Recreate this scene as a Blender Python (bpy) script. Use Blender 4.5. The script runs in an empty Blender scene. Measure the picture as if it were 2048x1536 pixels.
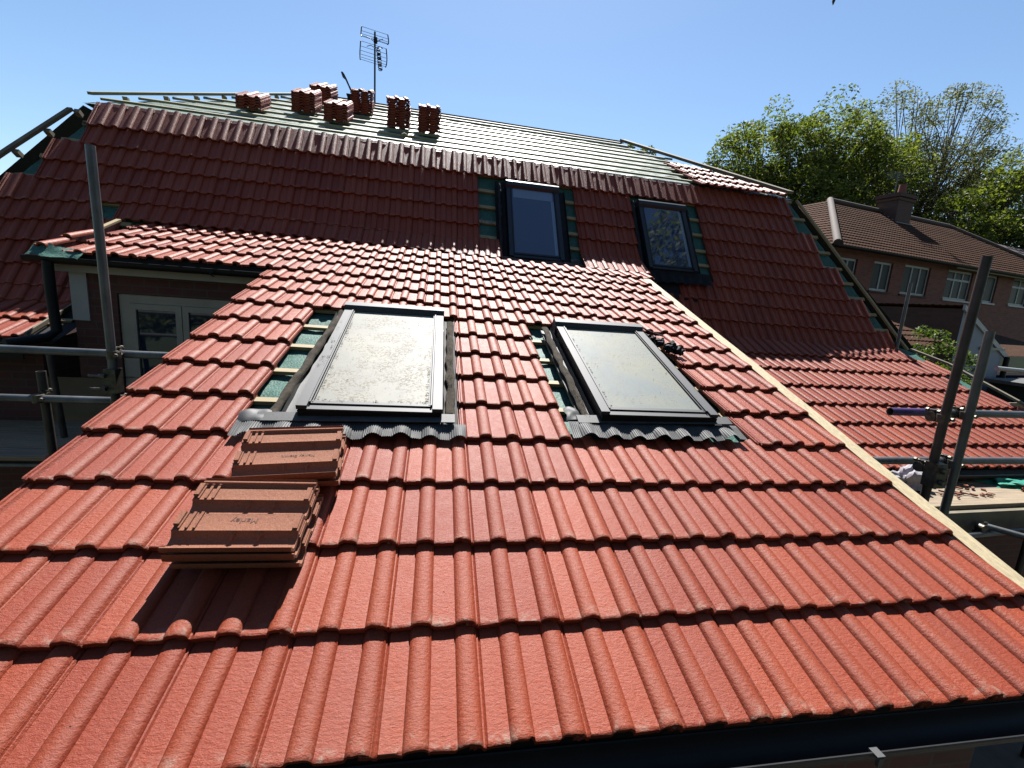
import bpy, bmesh, math, random
from mathutils import Vector, Matrix, noise
random.seed(7)
R = math.radians
sin, cos, tan, pi = math.sin, math.cos, math.tan, math.pi
scn = bpy.context.scene
COL = scn.collection
# ------------------------------------------------------------------ camera
CAMP = Vector((1.51201, -1.0454, 1.23064))
cam = bpy.data.cameras.new('camera'); cam.lens = 15.905; cam.sensor_width = 36; cam.clip_start = .05; cam.clip_end = 2000
co = bpy.data.objects.new('camera', cam); COL.objects.link(co)
cr = Vector((.984958, -.158085, .069765)); cd = Vector((.039321, -.188095, -.981363)); cf = Vector((.168261, .969345, -.179049))
M = Matrix((cr, -cd, -cf)).transposed().to_4x4(); M.translation = CAMP
co.matrix_world = M
scn.camera = co
# ------------------------------------------------------------------ light
SUN_EL, SUN_AZ = R(54.6), R(8.0)
w = bpy.data.worlds.new('World'); scn.world = w; w.use_nodes = True
nt = w.node_tree; nt.nodes.clear()
sk = nt.nodes.new('ShaderNodeTexSky'); sk.sky_type = 'NISHITA'; sk.sun_disc = False
sk.sun_elevation = SUN_EL; sk.sun_rotation = SUN_AZ; sk.air_density = 1.0; sk.dust_density = .22; sk.ozone_density = 1.4
bg = nt.nodes.new('ShaderNodeBackground'); bg.inputs[1].default_value = .050
wo = nt.nodes.new('ShaderNodeOutputWorld')
hs = nt.nodes.new('ShaderNodeHueSaturation'); hs.inputs['Saturation'].default_value = 1.08; hs.inputs['Hue'].default_value = .498
nt.links.new(sk.outputs[0], hs.inputs['Color']); nt.links.new(hs.outputs[0], bg.inputs[0]); nt.links.new(bg.outputs[0], wo.inputs[0])
sl = bpy.data.lights.new('sun', 'SUN'); sl.energy = 5.0; sl.angle = R(.53); sl.color = (1, .975, .94)
so = bpy.data.objects.new('sun', sl); COL.objects.link(so)
SD = Vector((sin(SUN_AZ) * cos(SUN_EL), cos(SUN_AZ) * cos(SUN_EL), sin(SUN_EL)))
so.rotation_euler = SD.to_track_quat('Z', 'Y').to_euler(); so.location = (0, 0, 30)
scn.view_settings.view_transform = 'Standard'; scn.view_settings.look = 'None'
scn.view_settings.exposure = 1.64; scn.view_settings.gamma = 1
scn.render.resolution_x = 1024; scn.render.resolution_y = 768

# ------------------------------------------------------------------ materials
AK = .325
def kk(c, f=None): return tuple(v * (AK if f is None else f) for v in c)
def mat(name):
    m = bpy.data.materials.new(name); m.use_nodes = True
    t = m.node_tree; b = t.nodes['Principled BSDF']
    return m, t, b
def N(t, k, **kw):
    n = t.nodes.new(k)
    for a, v in kw.items(): setattr(n, a, v)
    return n
def noise_n(t, scale, detail=4, rough=.6, vec=None, dist=0):
    n = N(t, 'ShaderNodeTexNoise'); n.inputs['Scale'].default_value = scale; n.inputs['Detail'].default_value = detail
    n.inputs['Roughness'].default_value = rough; n.inputs['Distortion'].default_value = dist
    if vec is not None: t.links.new(vec, n.inputs['Vector'])
    return n
def ramp(t, src, stops):
    r = N(t, 'ShaderNodeValToRGB')
    while len(r.color_ramp.elements) < len(stops): r.color_ramp.elements.new(.5)
    for e, (p, c) in zip(r.color_ramp.elements, stops):
        e.position = p; e.color = (c, c, c, 1) if not isinstance(c, tuple) else (*c, 1)
    t.links.new(src, r.inputs[0]); return r
def mixc(t, f, a, b, mode='MIX'):
    m = N(t, 'ShaderNodeMix', data_type='RGBA', blend_type=mode)
    for s, v in ((0, f), (6, a), (7, b)):
        if isinstance(v, (int, float)): m.inputs[s].default_value = v
        elif isinstance(v, tuple): m.inputs[s].default_value = (*v, 1)
        else: t.links.new(v, m.inputs[s])
    return m.outputs[2]
def math_n(t, op, a, b=0.0):
    m = N(t, 'ShaderNodeMath', operation=op)
    for i, v in enumerate((a, b)):
        if isinstance(v, (int, float)): m.inputs[i].default_value = v
        else: t.links.new(v, m.inputs[i])
    return m.outputs[0]
def bump(t, b, h, strength=.3, dist=.002):
    bp = N(t, 'ShaderNodeBump'); bp.inputs['Strength'].default_value = strength; bp.inputs['Distance'].default_value = dist
    t.links.new(h, bp.inputs['Height']); t.links.new(bp.outputs[0], b.inputs['Normal']); return bp
def objc(t, scale=None):
    c = N(t, 'ShaderNodeTexCoord').outputs['Object']
    if scale:
        mp = N(t, 'ShaderNodeMapping'); mp.inputs['Scale'].default_value = scale; t.links.new(c, mp.inputs[0]); c = mp.outputs[0]
    return c
def simple(name, col, rough=.6, metal=0, var=.25, scale=8, bs=.2, bd=.002, col2=None, stretch=None, spec=.5):
    m, t, b = mat(name)
    col = kk(col); c = objc(t, stretch)
    n = noise_n(t, scale, 6, .65, c)
    r = ramp(t, n.outputs[0], [(.3, 0.), (.7, 1.)])
    dark = col2 or tuple(v * (1 - var) for v in col); lite = col if col2 else tuple(min(1, v * (1 + var)) for v in col)
    t.links.new(mixc(t, r.outputs[0], dark, lite), b.inputs['Base Color'])
    b.inputs['Roughness'].default_value = rough; b.inputs['Metallic'].default_value = metal
    b.inputs['Specular IOR Level'].default_value = spec
    n2 = noise_n(t, scale * 9, 4, .6, c)
    bump(t, b, n2.outputs[0], bs, bd)
    return m

def tile_mat(name, c1, c2, eff=(.66, .42, .32), rough=.52, worn=False, spec=.24):
    m, t, b = mat(name)
    c1, c2, eff = kk(c1), kk(c2), kk(eff)
    c = objc(t)
    at = N(t, 'ShaderNodeAttribute', attribute_name='tc')
    sep = N(t, 'ShaderNodeSeparateColor'); t.links.new(at.outputs['Color'], sep.inputs[0])
    big = noise_n(t, 3.2, 5, .6, c)
    f = math_n(t, 'ADD', math_n(t, 'MULTIPLY', sep.outputs[0], .7), math_n(t, 'MULTIPLY', big.outputs[0], .45))
    base = mixc(t, f, c1, c2)
    fine = noise_n(t, 170, 5, .7, c)
    rollc = mixc(t, math_n(t, 'MULTIPLY', sep.outputs[2], .30), base, tuple(a * f for a, f in zip(c1, (1.0, 1.25, .55))))
    base = rollc
    base = mixc(t, ramp(t, fine.outputs[0], [(.38, .42), (.6, 0.)]).outputs[0], base, tuple(v * .55 for v in c1))
    # sparse dark pits
    vo = N(t, 'ShaderNodeTexVoronoi'); vo.inputs['Scale'].default_value = 26; t.links.new(c, vo.inputs['Vector'])
    pit = ramp(t, vo.outputs['Distance'], [(.045, 1.), (.075, 0.)])
    vs = N(t, 'ShaderNodeSeparateColor'); t.links.new(vo.outputs['Color'], vs.inputs[0])
    pm = math_n(t, 'MULTIPLY', pit.outputs[0], math_n(t, 'GREATER_THAN', vs.outputs[0], .88))
    base = mixc(t, pm, base, (.05, .02, .015))
    # lime bloom and scuffs near the tile noses
    nn = noise_n(t, 21, 6, .7, c, .6)
    nose_m = ramp(t, sep.outputs[1], [(.0, 1.), (.13, 0.)])
    e = math_n(t, 'MULTIPLY', nose_m.outputs[0], ramp(t, nn.outputs[0], [(.52, 0.), (.64, 1.)]).outputs[0])
    base = mixc(t, math_n(t, 'MULTIPLY', e, .85), base, eff)
    # faint dusty film
    dn = noise_n(t, 1.3, 6, .7, c, 1.)
    base = mixc(t, ramp(t, dn.outputs[0], [(.5, 0.), (.8, .14)]).outputs[0], base, (.17, .095, .072))
    t.links.new(base, b.inputs['Base Color'])
    rr = ramp(t, nn.outputs[0], [(.3, rough - .05), (.8, rough + .12)]); t.links.new(rr.outputs[0], b.inputs['Roughness'])
    b.inputs['Specular IOR Level'].default_value = spec
    # granular, slightly brushed surface
    mp = N(t, 'ShaderNodeMapping'); mp.inputs['Scale'].default_value = (55, 110, 110); t.links.new(c, mp.inputs[0])
    g1 = noise_n(t, 1.0, 4, .65, mp.outputs[0])
    g2 = noise_n(t, 420, 3, .6, c)
    h = math_n(t, 'ADD', math_n(t, 'MULTIPLY', g1.outputs[0], 1.0), math_n(t, 'MULTIPLY', g2.outputs[0], .45))
    h = math_n(t, 'SUBTRACT', h, math_n(t, 'MULTIPLY', pm, 1.2))
    bump(t, b, h, .95, .0034)
    return m
M_TILE = tile_mat('red_concrete_tile', (.46, .066, .027), (.68, .125, .048))
M_TILE_OLD = tile_mat('tile_underside', (.45, .165, .09), (.66, .27, .155), eff=(.62, .50, .42), rough=.8)
M_BATTEN = simple('pale_batten_timber', (.62, .47, .22), .7, 0, .18, 5, .25, .001, stretch=(2, 14, 14))
M_TBATTEN = simple('treated_batten', (.50, .50, .27), .65, 0, .2, 5, .25, .001, stretch=(2, 14, 14))
M_BOARD = simple('new_timber_board', (.84, .68, .40), .7, 0, .30, 3, .35, .0015, stretch=(26, 1.3, 26))
M_OLDWOOD = simple('grey_hip_timber', (.30, .25, .16), .8, 0, .3, 6, .3, .002)
M_BLACK = simple('black_plastic', (.014, .014, .015), .55, 0, .3, 10, .1, .001, spec=.2)
M_FRAME = simple('grey_aluminium_cladding', (.036, .039, .047), .62, .0, .2, 14, .08, .0006)
M_FRAMED = simple('dark_aluminium', (.045, .05, .065), .4, .35, .2, 14, .08, .0006)
M_LEAD = simple('flashing_metal', (.085, .087, .088), .65, .0, .35, 12, .3, .002)
M_LEADD = simple('dark_flashing_rubber', (.03, .03, .033), .72, 0, .4, 12, .3, .003, spec=.2)
M_FOAM = simple('brown_foam_strip', (.13, .11, .085), .95, 0, .4, 30, .6, .006, spec=.1)
M_RUST = simple('rust_brown_apron', (.16, .085, .055), .7, .1, .45, 14, .3, .003)
M_TUBE = simple('galvanised_tube', (.26, .27, .27), .45, .6, .35, 9, .12, .0008, stretch=(1, 1, .4))
M_TUBED = simple('weathered_brown_tube', (.10, .082, .07), .55, .45, .4, 9, .25, .001)
M_STEEL = simple('coupler_steel', (.22, .19, .15), .45, .7, .5, 40, .4, .002)
M_PURPLE = simple('purple_paint', (.09, .03, .22), .5, .1, .4, 20, .1, .001)
M_CREAM = simple('cream_paint', (.62, .54, .43), .6, 0, .1, 4, .1, .001)
M_WHITE = simple('white_paint', (.72, .72, .70), .5, 0, .08, 4, .1, .001)
M_RENDER = simple('white_render', (.55, .60, .68), .85, 0, .08, 3, .3, .003)
M_OCHRE = simple('ochre_render', (.30, .21, .11), .85, 0, .15, 3, .3, .003)
M_GREY = simple('grey_felt', (.16, .155, .15), .9, 0, .2, 8, .4, .004)
M_CHIM = simple('lead_grey', (.33, .36, .40), .6, .2, .2, 9, .2, .003)
M_POT = simple('terracotta_pot', (.34, .09, .06), .8, 0, .2, 9, .2, .003)
M_GREENBAG = simple('turquoise_plastic', (.05, .50, .33), .5, 0, .1, 10, .3, .003)
M_CLOTH = simple('pale_rag', (.72, .66, .72), .9, 0, .1, 14, .5, .006)
M_BLUE = simple('faded_blue_plastic', (.16, .30, .38), .6, 0, .1, 14, .3, .002)
M_MOSS = simple('dry_moss', (.10, .075, .045), .95, 0, .5, 60, .8, .006)
M_BIRD = simple('dark_feather', (.06, .055, .05), .8, 0, .3, 30, .2, .002)
M_DARKIN = simple('dark_interior', (.02, .018, .016), .9)

def plank_mat():
    m, t, b = mat('scaffold_plank')
    c = objc(t)
    mp = N(t, 'ShaderNodeMapping'); mp.inputs['Scale'].default_value = (1.6, 30, 30); t.links.new(c, mp.inputs[0])
    n = noise_n(t, 1.5, 8, .7, mp.outputs[0], .8)
    base = ramp(t, n.outputs[0], [(.3, (.070, .050, .030)), (.5, (.165, .122, .075)), (.75, (.26, .20, .13))])
    n2 = noise_n(t, 2.3, 5, .6, c)
    f = ramp(t, n2.outputs[0], [(.45, 0.), (.75, .45)])
    t.links.new(mixc(t, f.outputs[0], base.outputs[0], (.08, .068, .06)), b.inputs['Base Color'])
    b.inputs['Roughness'].default_value = .85
    bump(t, b, n.outputs[0], .5, .003); return m
M_PLANK = plank_mat()
def add_knots(m):
    t = m.node_tree; b = t.nodes['Principled BSDF']; src = b.inputs['Base Color'].links[0].from_socket
    vo = N(t, 'ShaderNodeTexVoronoi'); vo.inputs['Scale'].default_value = 1.0; t.links.new(objc(t, (11, 3.2, 11)), vo.inputs['Vector'])
    k = ramp(t, vo.outputs['Distance'], [(.05, 1.), (.12, 0.)])
    t.links.new(mixc(t, math_n(t, 'MULTIPLY', k.outputs[0], .75), src, (.08, .045, .02)), b.inputs['Base Color'])
add_knots(M_BOARD)

def brick_mat(name, c1, c2, mort, sx=1.0, dirt=.3, rot=False):
    m, t, b = mat(name)
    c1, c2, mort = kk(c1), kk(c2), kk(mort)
    c = N(t, 'ShaderNodeTexCoord').outputs['Object']
    s = N(t, 'ShaderNodeSeparateXYZ'); t.links.new(c, s.inputs[0])
    cb = N(t, 'ShaderNodeCombineXYZ')
    t.links.new(math_n(t, 'ADD', s.outputs[0], s.outputs[1]), cb.inputs[0]); t.links.new(s.outputs[2], cb.inputs[1])
    br = N(t, 'ShaderNodeTexBrick'); t.links.new(cb.outputs[0], br.inputs['Vector'])
    br.inputs['Color1'].default_value = (*c1, 1); br.inputs['Color2'].default_value = (*c2, 1); br.inputs['Mortar'].default_value = (*mort, 1)
    br.inputs['Scale'].default_value = sx; br.inputs['Mortar Size'].default_value = .006
    br.inputs['Brick Width'].default_value = .225; br.inputs['Row Height'].default_value = .075; br.inputs['Bias'].default_value = -.1
    n = noise_n(t, 7, 6, .7, c)
    base = mixc(t, ramp(t, n.outputs[0], [(.4, 0.), (.75, dirt)]).outputs[0], br.outputs[0], (.07, .045, .035))
    t.links.new(base, b.inputs['Base Color']); b.inputs['Roughness'].default_value = .88
    bump(t, b, br.outputs['Fac'], -.6, .006); return m
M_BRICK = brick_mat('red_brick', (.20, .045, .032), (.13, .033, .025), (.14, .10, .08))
M_BRICKN = brick_mat('neighbour_brick', (.46, .12, .07), (.28, .07, .042), (.30, .19, .13))
M_BRICKD = brick_mat('dark_brick', (.20, .075, .045), (.13, .05, .032), (.12, .09, .07))

def underlay_mat(name, col, col2, rough, spec, f=None):
    m, t, b = mat(name)
    col, col2 = kk(col, f), kk(col2, f)
    c = objc(t)
    w1 = N(t, 'ShaderNodeTexVoronoi'); w1.inputs['Scale'].default_value = 75; t.links.new(c, w1.inputs['Vector'])
    n = noise_n(t, 4, 5, .6, c)
    base = mixc(t, ramp(t, w1.outputs['Distance'], [(.25, 0.), (.55, 1.)]).outputs[0], col, col2)
    base = mixc(t, ramp(t, n.outputs[0], [(.45, 0.), (.8, .3)]).outputs[0], base, tuple(min(1, v * 1.7 + .03) for v in col2))
    t.links.new(base, b.inputs['Base Color']); b.inputs['Roughness'].default_value = rough
    b.inputs['Specular IOR Level'].default_value = spec
    h = math_n(t, 'ADD', math_n(t, 'MULTIPLY', w1.outputs['Distance'], .35), math_n(t, 'MULTIPLY', n.outputs[0], 1.0))
    bump(t, b, h, .5, .01); return m
M_UNDER = underlay_mat('green_roof_membrane', (.030, .115, .092), (.11, .29, .23), .6, .15)
M_UNDERSHEEN = underlay_mat('green_membrane_sheen', (.42, .56, .46), (.55, .66, .56), .42, .25, .27)  # same green underlay; its whitish grazing sheen is put into the base colour

def dirty_glass(name, base_c, tint, density):
    m, t, b = mat(name)
    base_c, tint = kk(base_c, .38), kk(tint, .38)
    c = objc(t)
    n = noise_n(t, 3.0, 6, .6, c, .5)
    base = mixc(t, ramp(t, n.outputs[0], [(.35, 0.), (.7, 1.)]).outputs[0], base_c, tint)
    mp = N(t, 'ShaderNodeMapping'); mp.inputs['Scale'].default_value = (16, 5, 16); t.links.new(c, mp.inputs[0])
    st = noise_n(t, 1.0, 6, .7, mp.outputs[0], 1.5)
    base = mixc(t, ramp(t, st.outputs[0], [(.52, 0.), (.72, .35)]).outputs[0], base, tuple(v * .45 for v in tint))
    sp = noise_n(t, 62, 5, .75, c); cl = noise_n(t, 6, 4, .6, c)
    f = math_n(t, 'MULTIPLY', ramp(t, sp.outputs[0], [(density, 0.), (density + .035, 1.)]).outputs[0], ramp(t, cl.outputs[0], [(.42, 0.), (.56, 1.)]).outputs[0])
    base = mixc(t, math_n(t, 'MULTIPLY', f, .85), base, (.09, .06, .035))
    t.links.new(base, b.inputs['Base Color'])
    b.inputs['Roughness'].default_value = .6; b.inputs['Specular IOR Level'].default_value = .2
    bump(t, b, f, .3, .003); return m
M_GLASS1 = dirty_glass('dirty_pane_cream', (.37, .365, .315), (.48, .46, .375), .53)
M_GLASS2 = dirty_glass('dirty_pane_greygreen', (.24, .28, .28), (.33, .335, .25), .57)
def glass(name, col=(.012, .016, .03), rough=.03, spec=.9):
    m, t, b = mat(name)
    b.inputs['Base Color'].default_value = (*col, 1); b.inputs['Roughness'].default_value = rough
    b.inputs['Specular IOR Level'].default_value = spec
    n = noise_n(t, 1.2, 2, .5, objc(t)); bump(t, b, n.outputs[0], .08, .01); return m
M_GLASS = glass('dark_reflective_glass'); M_GLASSB = glass('roof_window_glass', (.020, .032, .07), .03, 1.0)
M_GLASSN = glass('old_window_glass', (.016, .02, .02), .35, .06)
M_BLIND = glass('blind_behind_glass', (.10, .14, .20), .12, .8)

def leaf_mat(name, c1, c2, c3, trans=.25):
    m, t, b = mat(name)
    c1, c2, c3 = kk(c1, .46), kk(c2, .46), kk(c3, .46)
    at = N(t, 'ShaderNodeAttribute', attribute_name='tc')
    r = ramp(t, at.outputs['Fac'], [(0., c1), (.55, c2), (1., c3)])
    t.links.new(r.outputs[0], b.inputs['Base Color']); b.inputs['Roughness'].default_value = .6; b.inputs['Specular IOR Level'].default_value = .2
    tr = N(t, 'ShaderNodeBsdfTranslucent'); t.links.new(mixc(t, 1., r.outputs[0], (1.3, 1.5, .5), 'MULTIPLY'), tr.inputs[0])
    ms = N(t, 'ShaderNodeMixShader'); ms.inputs[0].default_value = trans
    t.links.new(b.outputs[0], ms.inputs[1]); t.links.new(tr.outputs[0], ms.inputs[2])
    t.links.new(ms.outputs[0], t.nodes['Material Output'].inputs[0]); return m
M_LEAF = leaf_mat('sycamore_leaves', (.065, .09, .02), (.17, .20, .045), (.33, .34, .10), .45)
M_LEAF2 = leaf_mat('young_leaves', (.10, .10, .035), (.22, .22, .08), (.36, .31, .15), .35)
M_LEAF3 = leaf_mat('shrub_leaves', (.05, .09, .02), (.12, .18, .03), (.24, .28, .08), .35)
M_BARK = simple('bark', (.11, .085, .06), .9, 0, .35, 6, .6, .02)
M_GRASS = simple('garden_grass', (.05, .09, .02), .95, 0, .4, 1.5, .6, .03)
M_PAVE = simple('garden_path', (.26, .23, .19), .9, 0, .25, 2.5, .4, .01)

# ------------------------------------------------------------------ mesh helpers
class MB:
    def __init__(s): s.v = []; s.f = []; s.c = []; s.mi = []
    def vert(s, p, c=(.5, .5, 0)): s.v.append(tuple(p)); s.c.append(c); return len(s.v) - 1
    def face(s, *i, m=0): s.f.append(tuple(i)); s.mi.append(m)
    def quad(s, a, b, c, d, col=(.5, .5, 0), m=0):
        i = [s.vert(p, col) for p in (a, b, c, d)]; s.face(*i, m=m)
    def box(s, o, ax, ay, az, m=0):      # corner o and three edge vectors
        o, ax, ay, az = map(Vector, (o, ax, ay, az))
        P = [o, o + ax, o + ax + ay, o + ay]; P += [p + az for p in P]
        i = [s.vert(p) for p in P]
        if ax.cross(ay).dot(az) < 0: i = [i[0], i[3], i[2], i[1], i[4], i[7], i[6], i[5]]
        for q in ((0, 3, 2, 1), (4, 5, 6, 7), (0, 1, 5, 4), (1, 2, 6, 5), (2, 3, 7, 6), (3, 0, 4, 7)): s.face(*[i[k] for k in q], m=m)
    def cbox(s, c, sx, sy, sz, m=0): s.box((c[0] - sx / 2, c[1] - sy / 2, c[2] - sz / 2), (sx, 0, 0), (0, sy, 0), (0, 0, sz), m)
    def tube(s, pts, r, n=12, cap=True, hollow=False, m=0):
        pts = [Vector(p) for p in pts]; rs = r if isinstance(r, (list, tuple)) else [r] * len(pts)
        rings = []; u = None
        for k, p in enumerate(pts):
            d = (pts[min(k + 1, len(pts) - 1)] - pts[max(k - 1, 0)])
            if d.length < 1e-9: d = Vector((0, 0, 1))
            d.normalize()
            if u is None: u = d.orthogonal().normalized()
            else:
                u = u - d * u.dot(d)
                u = u.normalized() if u.length > 1e-6 else d.orthogonal().normalized()
            v = d.cross(u)
            rings.append([s.vert(p + (u * cos(2 * pi * j / n) + v * sin(2 * pi * j / n)) * rs[k]) for j in range(n)])
        for a, b in zip(rings, rings[1:]):
            for j in range(n): s.face(a[j], a[(j + 1) % n], b[(j + 1) % n], b[j], m=m)
        if cap:
            if hollow:
                for ring, pt, nx in ((rings[0], pts[0], pts[1]), (rings[-1], pts[-1], pts[-2])):
                    d = (nx - pt).normalized(); inn = []
                    cen = sum((Vector(s.v[i]) for i in ring), Vector()) / n
                    inn = [s.vert(cen + (Vector(s.v[i]) - cen) * .86) for i in ring]
                    dp = [s.vert(Vector(s.v[i]) + d * .09) for i in inn]
                    for j in range(n):
                        s.face(ring[j], inn[j], inn[(j + 1) % n], ring[(j + 1) % n], m=m)
                        s.face(inn[j], dp[j], dp[(j + 1) % n], inn[(j + 1) % n], m=m)
                    s.face(*dp, m=m)
            else:
                s.face(*rings[0][::-1], m=m); s.face(*rings[-1], m=m)
    def build(s, name, mats, parent=None, smooth=None, attr=False, off=None):
        me = bpy.data.meshes.new(name)
        me.from_pydata(s.v, [], s.f); me.validate(verbose=False)
        if not isinstance(mats, (list, tuple)): mats = [mats]
        for m in mats: me.materials.append(m)
        if len(mats) > 1 and len(me.polygons) == len(s.mi): me.polygons.foreach_set('material_index', s.mi)
        if attr:
            a = me.attributes.new('tc', 'FLOAT_COLOR', 'POINT'); fl = []
            for c in s.c: fl += [c[0], c[1], c[2], 1.0]
            if len(me.vertices) == len(s.c): a.data.foreach_set('color', fl)
        if smooth is not None:
            me.polygons.foreach_set('use_smooth', [True] * len(me.polygons))
            me.set_sharp_from_angle(angle=R(smooth))
        me.update()
        o = bpy.data.objects.new(name, me); COL.objects.link(o)
        if parent: attach(o, parent)
        return o
def world_loc(o):
    p = Vector((0, 0, 0))
    while o: p = p + o.location; o = o.parent
    return p
def attach(o, parent):
    # geometry is given in world coordinates unless the parent is a rotated local frame
    o.parent = parent
    if not parent.get('_local'): o.location = Vector(o.location) - world_loc(parent)
    else: o['_local'] = 1
def tag(o, label=None, cat=None, group=None, kind=None):
    for k, v in (('label', label), ('category', cat), ('group', group), ('kind', kind)):
        if v: o[k] = v
    return o
def empty(name, loc, label, cat, group=None, rot=None, local=False):
    o = bpy.data.objects.new(name, None); COL.objects.link(o); o.location = loc; o.empty_display_size = .2
    if rot is not None: o.rotation_euler = rot
    if local: o['_local'] = 1
    return tag(o, label, cat, group)
def rnd(a, b): return random.uniform(a, b)

# ------------------------------------------------------------------ roof surfaces
AL = .34377
def PA(u, v, n=0.): return Vector((u, v * cos(AL) - n * sin(AL), v * sin(AL) + n * cos(AL)))
YW = .0438
E1 = Vector((cos(YW), sin(YW), 0)); E2 = Vector((-sin(YW), cos(YW), 0)); EZ = Vector((0, 0, 1))
O = Vector((-2.6772, 5.7756, 2.998))
SP = R(59); TS = -2.45; SH = R(22)
def PS(u, t, n=0.):      # steep slope (t >= TS) then the shallow foot of the roof
    if t >= TS: h, z, a = t * cos(SP), t * sin(SP), SP
    else:
        q = t - TS; h = TS * cos(SP) + q * cos(SH); z = TS * sin(SP) + q * sin(SH); a = SH
    return O + E1 * u + E2 * (h - n * sin(a)) + EZ * (z + n * cos(a))
TP = R(28)
def PT(u, v, n=0.): return O + E1 * u + E2 * (.21 + v * cos(TP) - n * sin(TP)) + EZ * (.33 + v * sin(TP) + n * cos(TP))
def lerp_knots(kn, vals, u):
    if u <= kn[0]: return vals[0]
    if u >= kn[-1]: return vals[-1]
    for a, b, x, y in zip(kn, kn[1:], vals, vals[1:]):
        if u <= b: return x + (y - x) * (u - a) / (b - a)
# tile cross-section: x from the roll centre of the left roll, z height
def roll(cx, w=.036, h=.0245, n=9, a0=0.0, a1=pi):
    return [(cx - w * cos(a), h * (sin(a) ** .85 if sin(a) > 0 else 0)) for a in [a0 + (a1 - a0) * k / (n - 1) for k in range(n)]]
LOCK = [(-.150, -.004), (-.148, .006), (-.140, .006), (-.137, -.001), (-.130, -.001), (-.127, .006), (-.117, .006), (-.114, -.001), (-.107, -.010)]
BODY = [(-.1035, -.007), (-.099, .0)] + [(-.06, .0005), (-.042, .001)] + roll(0) + [(.042, .001), (.075, 0), (.108, .001)] + roll(.15) + [(.191, -.001), (.196, -.008)]
def prof(lock=True, cut_l=None, cut_r=None):
    p = (LOCK if lock else []) + BODY
    if cut_r is not None: p = [q for q in p if q[0] <= cut_r] 
    if cut_l is not None: p = [q for q in p if q[0] >= cut_l]
    return p
THK = .022
NOFF = -.034
def lay_tile(mb, nose, head, u0, lock, L=None, cut_l=None, cut_r=None, lift=0., skew=0., big=False):
    """nose(u,n), head(u,n): world points on the nose line and head line at across position u and height n."""
    r = random.random(); P = prof(lock, cut_l, cut_r)
    dn = rnd(-.0022, .0022) + lift; du = rnd(-.0015, .0015); ds = rnd(-.007, .007); tw = rnd(-.012, .012)
    stations = [0, .012, .03, .5, 1.0] if not big else [0, .012, .03, .2, .4, .7, 1.0]
    rows = []
    for k, s in enumerate(stations):
        row = []
        for j, (x, z) in enumerate(P):
            u = u0 + x + du + skew * s
            zn = NOFF + .044 + dn + z + tw * x - (.003 if k == 0 else 0)
            zh = NOFF + .010 + z + tw * x
            a = nose(u, 0); b = head(u, 0)
            n0 = (nose(u, 1) - a); n1 = (head(u, 1) - b)
            st = s + ds
            if k == 0: st += rnd(-.0045, .0045) + (rnd(0, .02) if random.random() < .02 else 0)
            p = a.lerp(b, st) + (n0 * (1 - s) + n1 * s) * (zn * (1 - s) + zh * s)
            row.append(mb.vert(p, (r, s, 1. if z > .012 else 0.)))
        rows.append(row)
    for a, b in zip(rows, rows[1:]):
        for j in range(len(P) - 1): mb.face(a[j], a[j + 1], b[j + 1], b[j])
    # nose face and a short underside
    n = len(P); bot = []; bot2 = []
    for j, (x, z) in enumerate(P):
        top = Vector(mb.v[rows[0][j]]); u = u0 + x
        nn = (nose(u, 1) - nose(u, 0)); al = (head(u, 0) - nose(u, 0))
        bot.append(mb.vert(top - nn * (THK - (.004 if z > .012 else 0)) + al * .004, (r, .3, 0)))
        bot2.append(mb.vert(top - nn * (THK - (.004 if z > .012 else 0)) + al * .30, (r, .3, 0)))
    for j in range(n - 1):
        mb.face(rows[0][j + 1], rows[0][j], bot[j], bot[j + 1])
        mb.face(bot[j + 1], bot[j], bot2[j], bot2[j + 1])
    # right and left edges
    for e, flip in ((n - 1, False), (0, True)):
        for k in range(len(rows) - 1):
            a, b = Vector(mb.v[rows[k][e]]), Vector(mb.v[rows[k + 1][e]])
            nn = (nose(u0, 1) - nose(u0, 0)) * (THK - .006)
            i = [rows[k][e], rows[k + 1][e], mb.vert(b - nn, (r, .3, 0)), mb.vert(a - nn, (r, .3, 0))]
            mb.face(*(i[::-1] if flip else i))

# ================================================================== SETTING
def ground():
    mb = MB(); n = 40; S_ = 400
    for i in range(n + 1):
        for j in range(n + 1):
            x = -S_ + 2 * S_ * i / n; y = -S_ + 2 * S_ * j / n
            mb.vert((x, y, -3.0))
    for i in range(n):
        for j in range(n):
            a = i * (n + 1) + j; mb.face(a, a + n + 1, a + n + 2, a + 1)
    tag(mb.build('ground', M_GRASS), kind='structure')
    mb = MB(); mb.box((-6, -4, -2.99), (22, 0, 0), (0, 6.5, 0), (0, 0, .004)); tag(mb.build('path', M_PAVE), kind='structure')
ground()

# ================================================================== EXTENSION (lean-to roof)
EXT = empty('extension', (2.0, 2.0, -3.0), 'single storey brick extension with a bright red tiled lean-to roof and two dirty roof windows', 'extension')
VL = [0, .356, .712, 1.075, 1.432, 1.787, 2.155, 2.51, 2.87, 3.21, 3.55, 3.855, 4.14, 4.50, 4.82, 5.15]
VM = [0, .354, .705, 1.065, 1.415, 1.765, 2.11, 2.45, 2.79, 3.115, 3.41, 3.71, 4.03, 4.33, 4.63, 4.94]
VR = [0, .36, .70, 1.055, 1.404, 1.749, 2.09, 2.43, 2.751, 3.067, 3.365, 3.648, 3.933, 4.258, 4.547, 4.844]
VTOP = (5.44, 5.24, 5.12)
def va(j, u):
    if j <= 15: return lerp_knots((-.15, 1.95, 4.1), (VL[j], VM[j], VR[j]), u)
    return lerp_knots((-.15, 1.95, 4.1), VTOP, u) + (j - 16) * .3
mb = MB()
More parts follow.
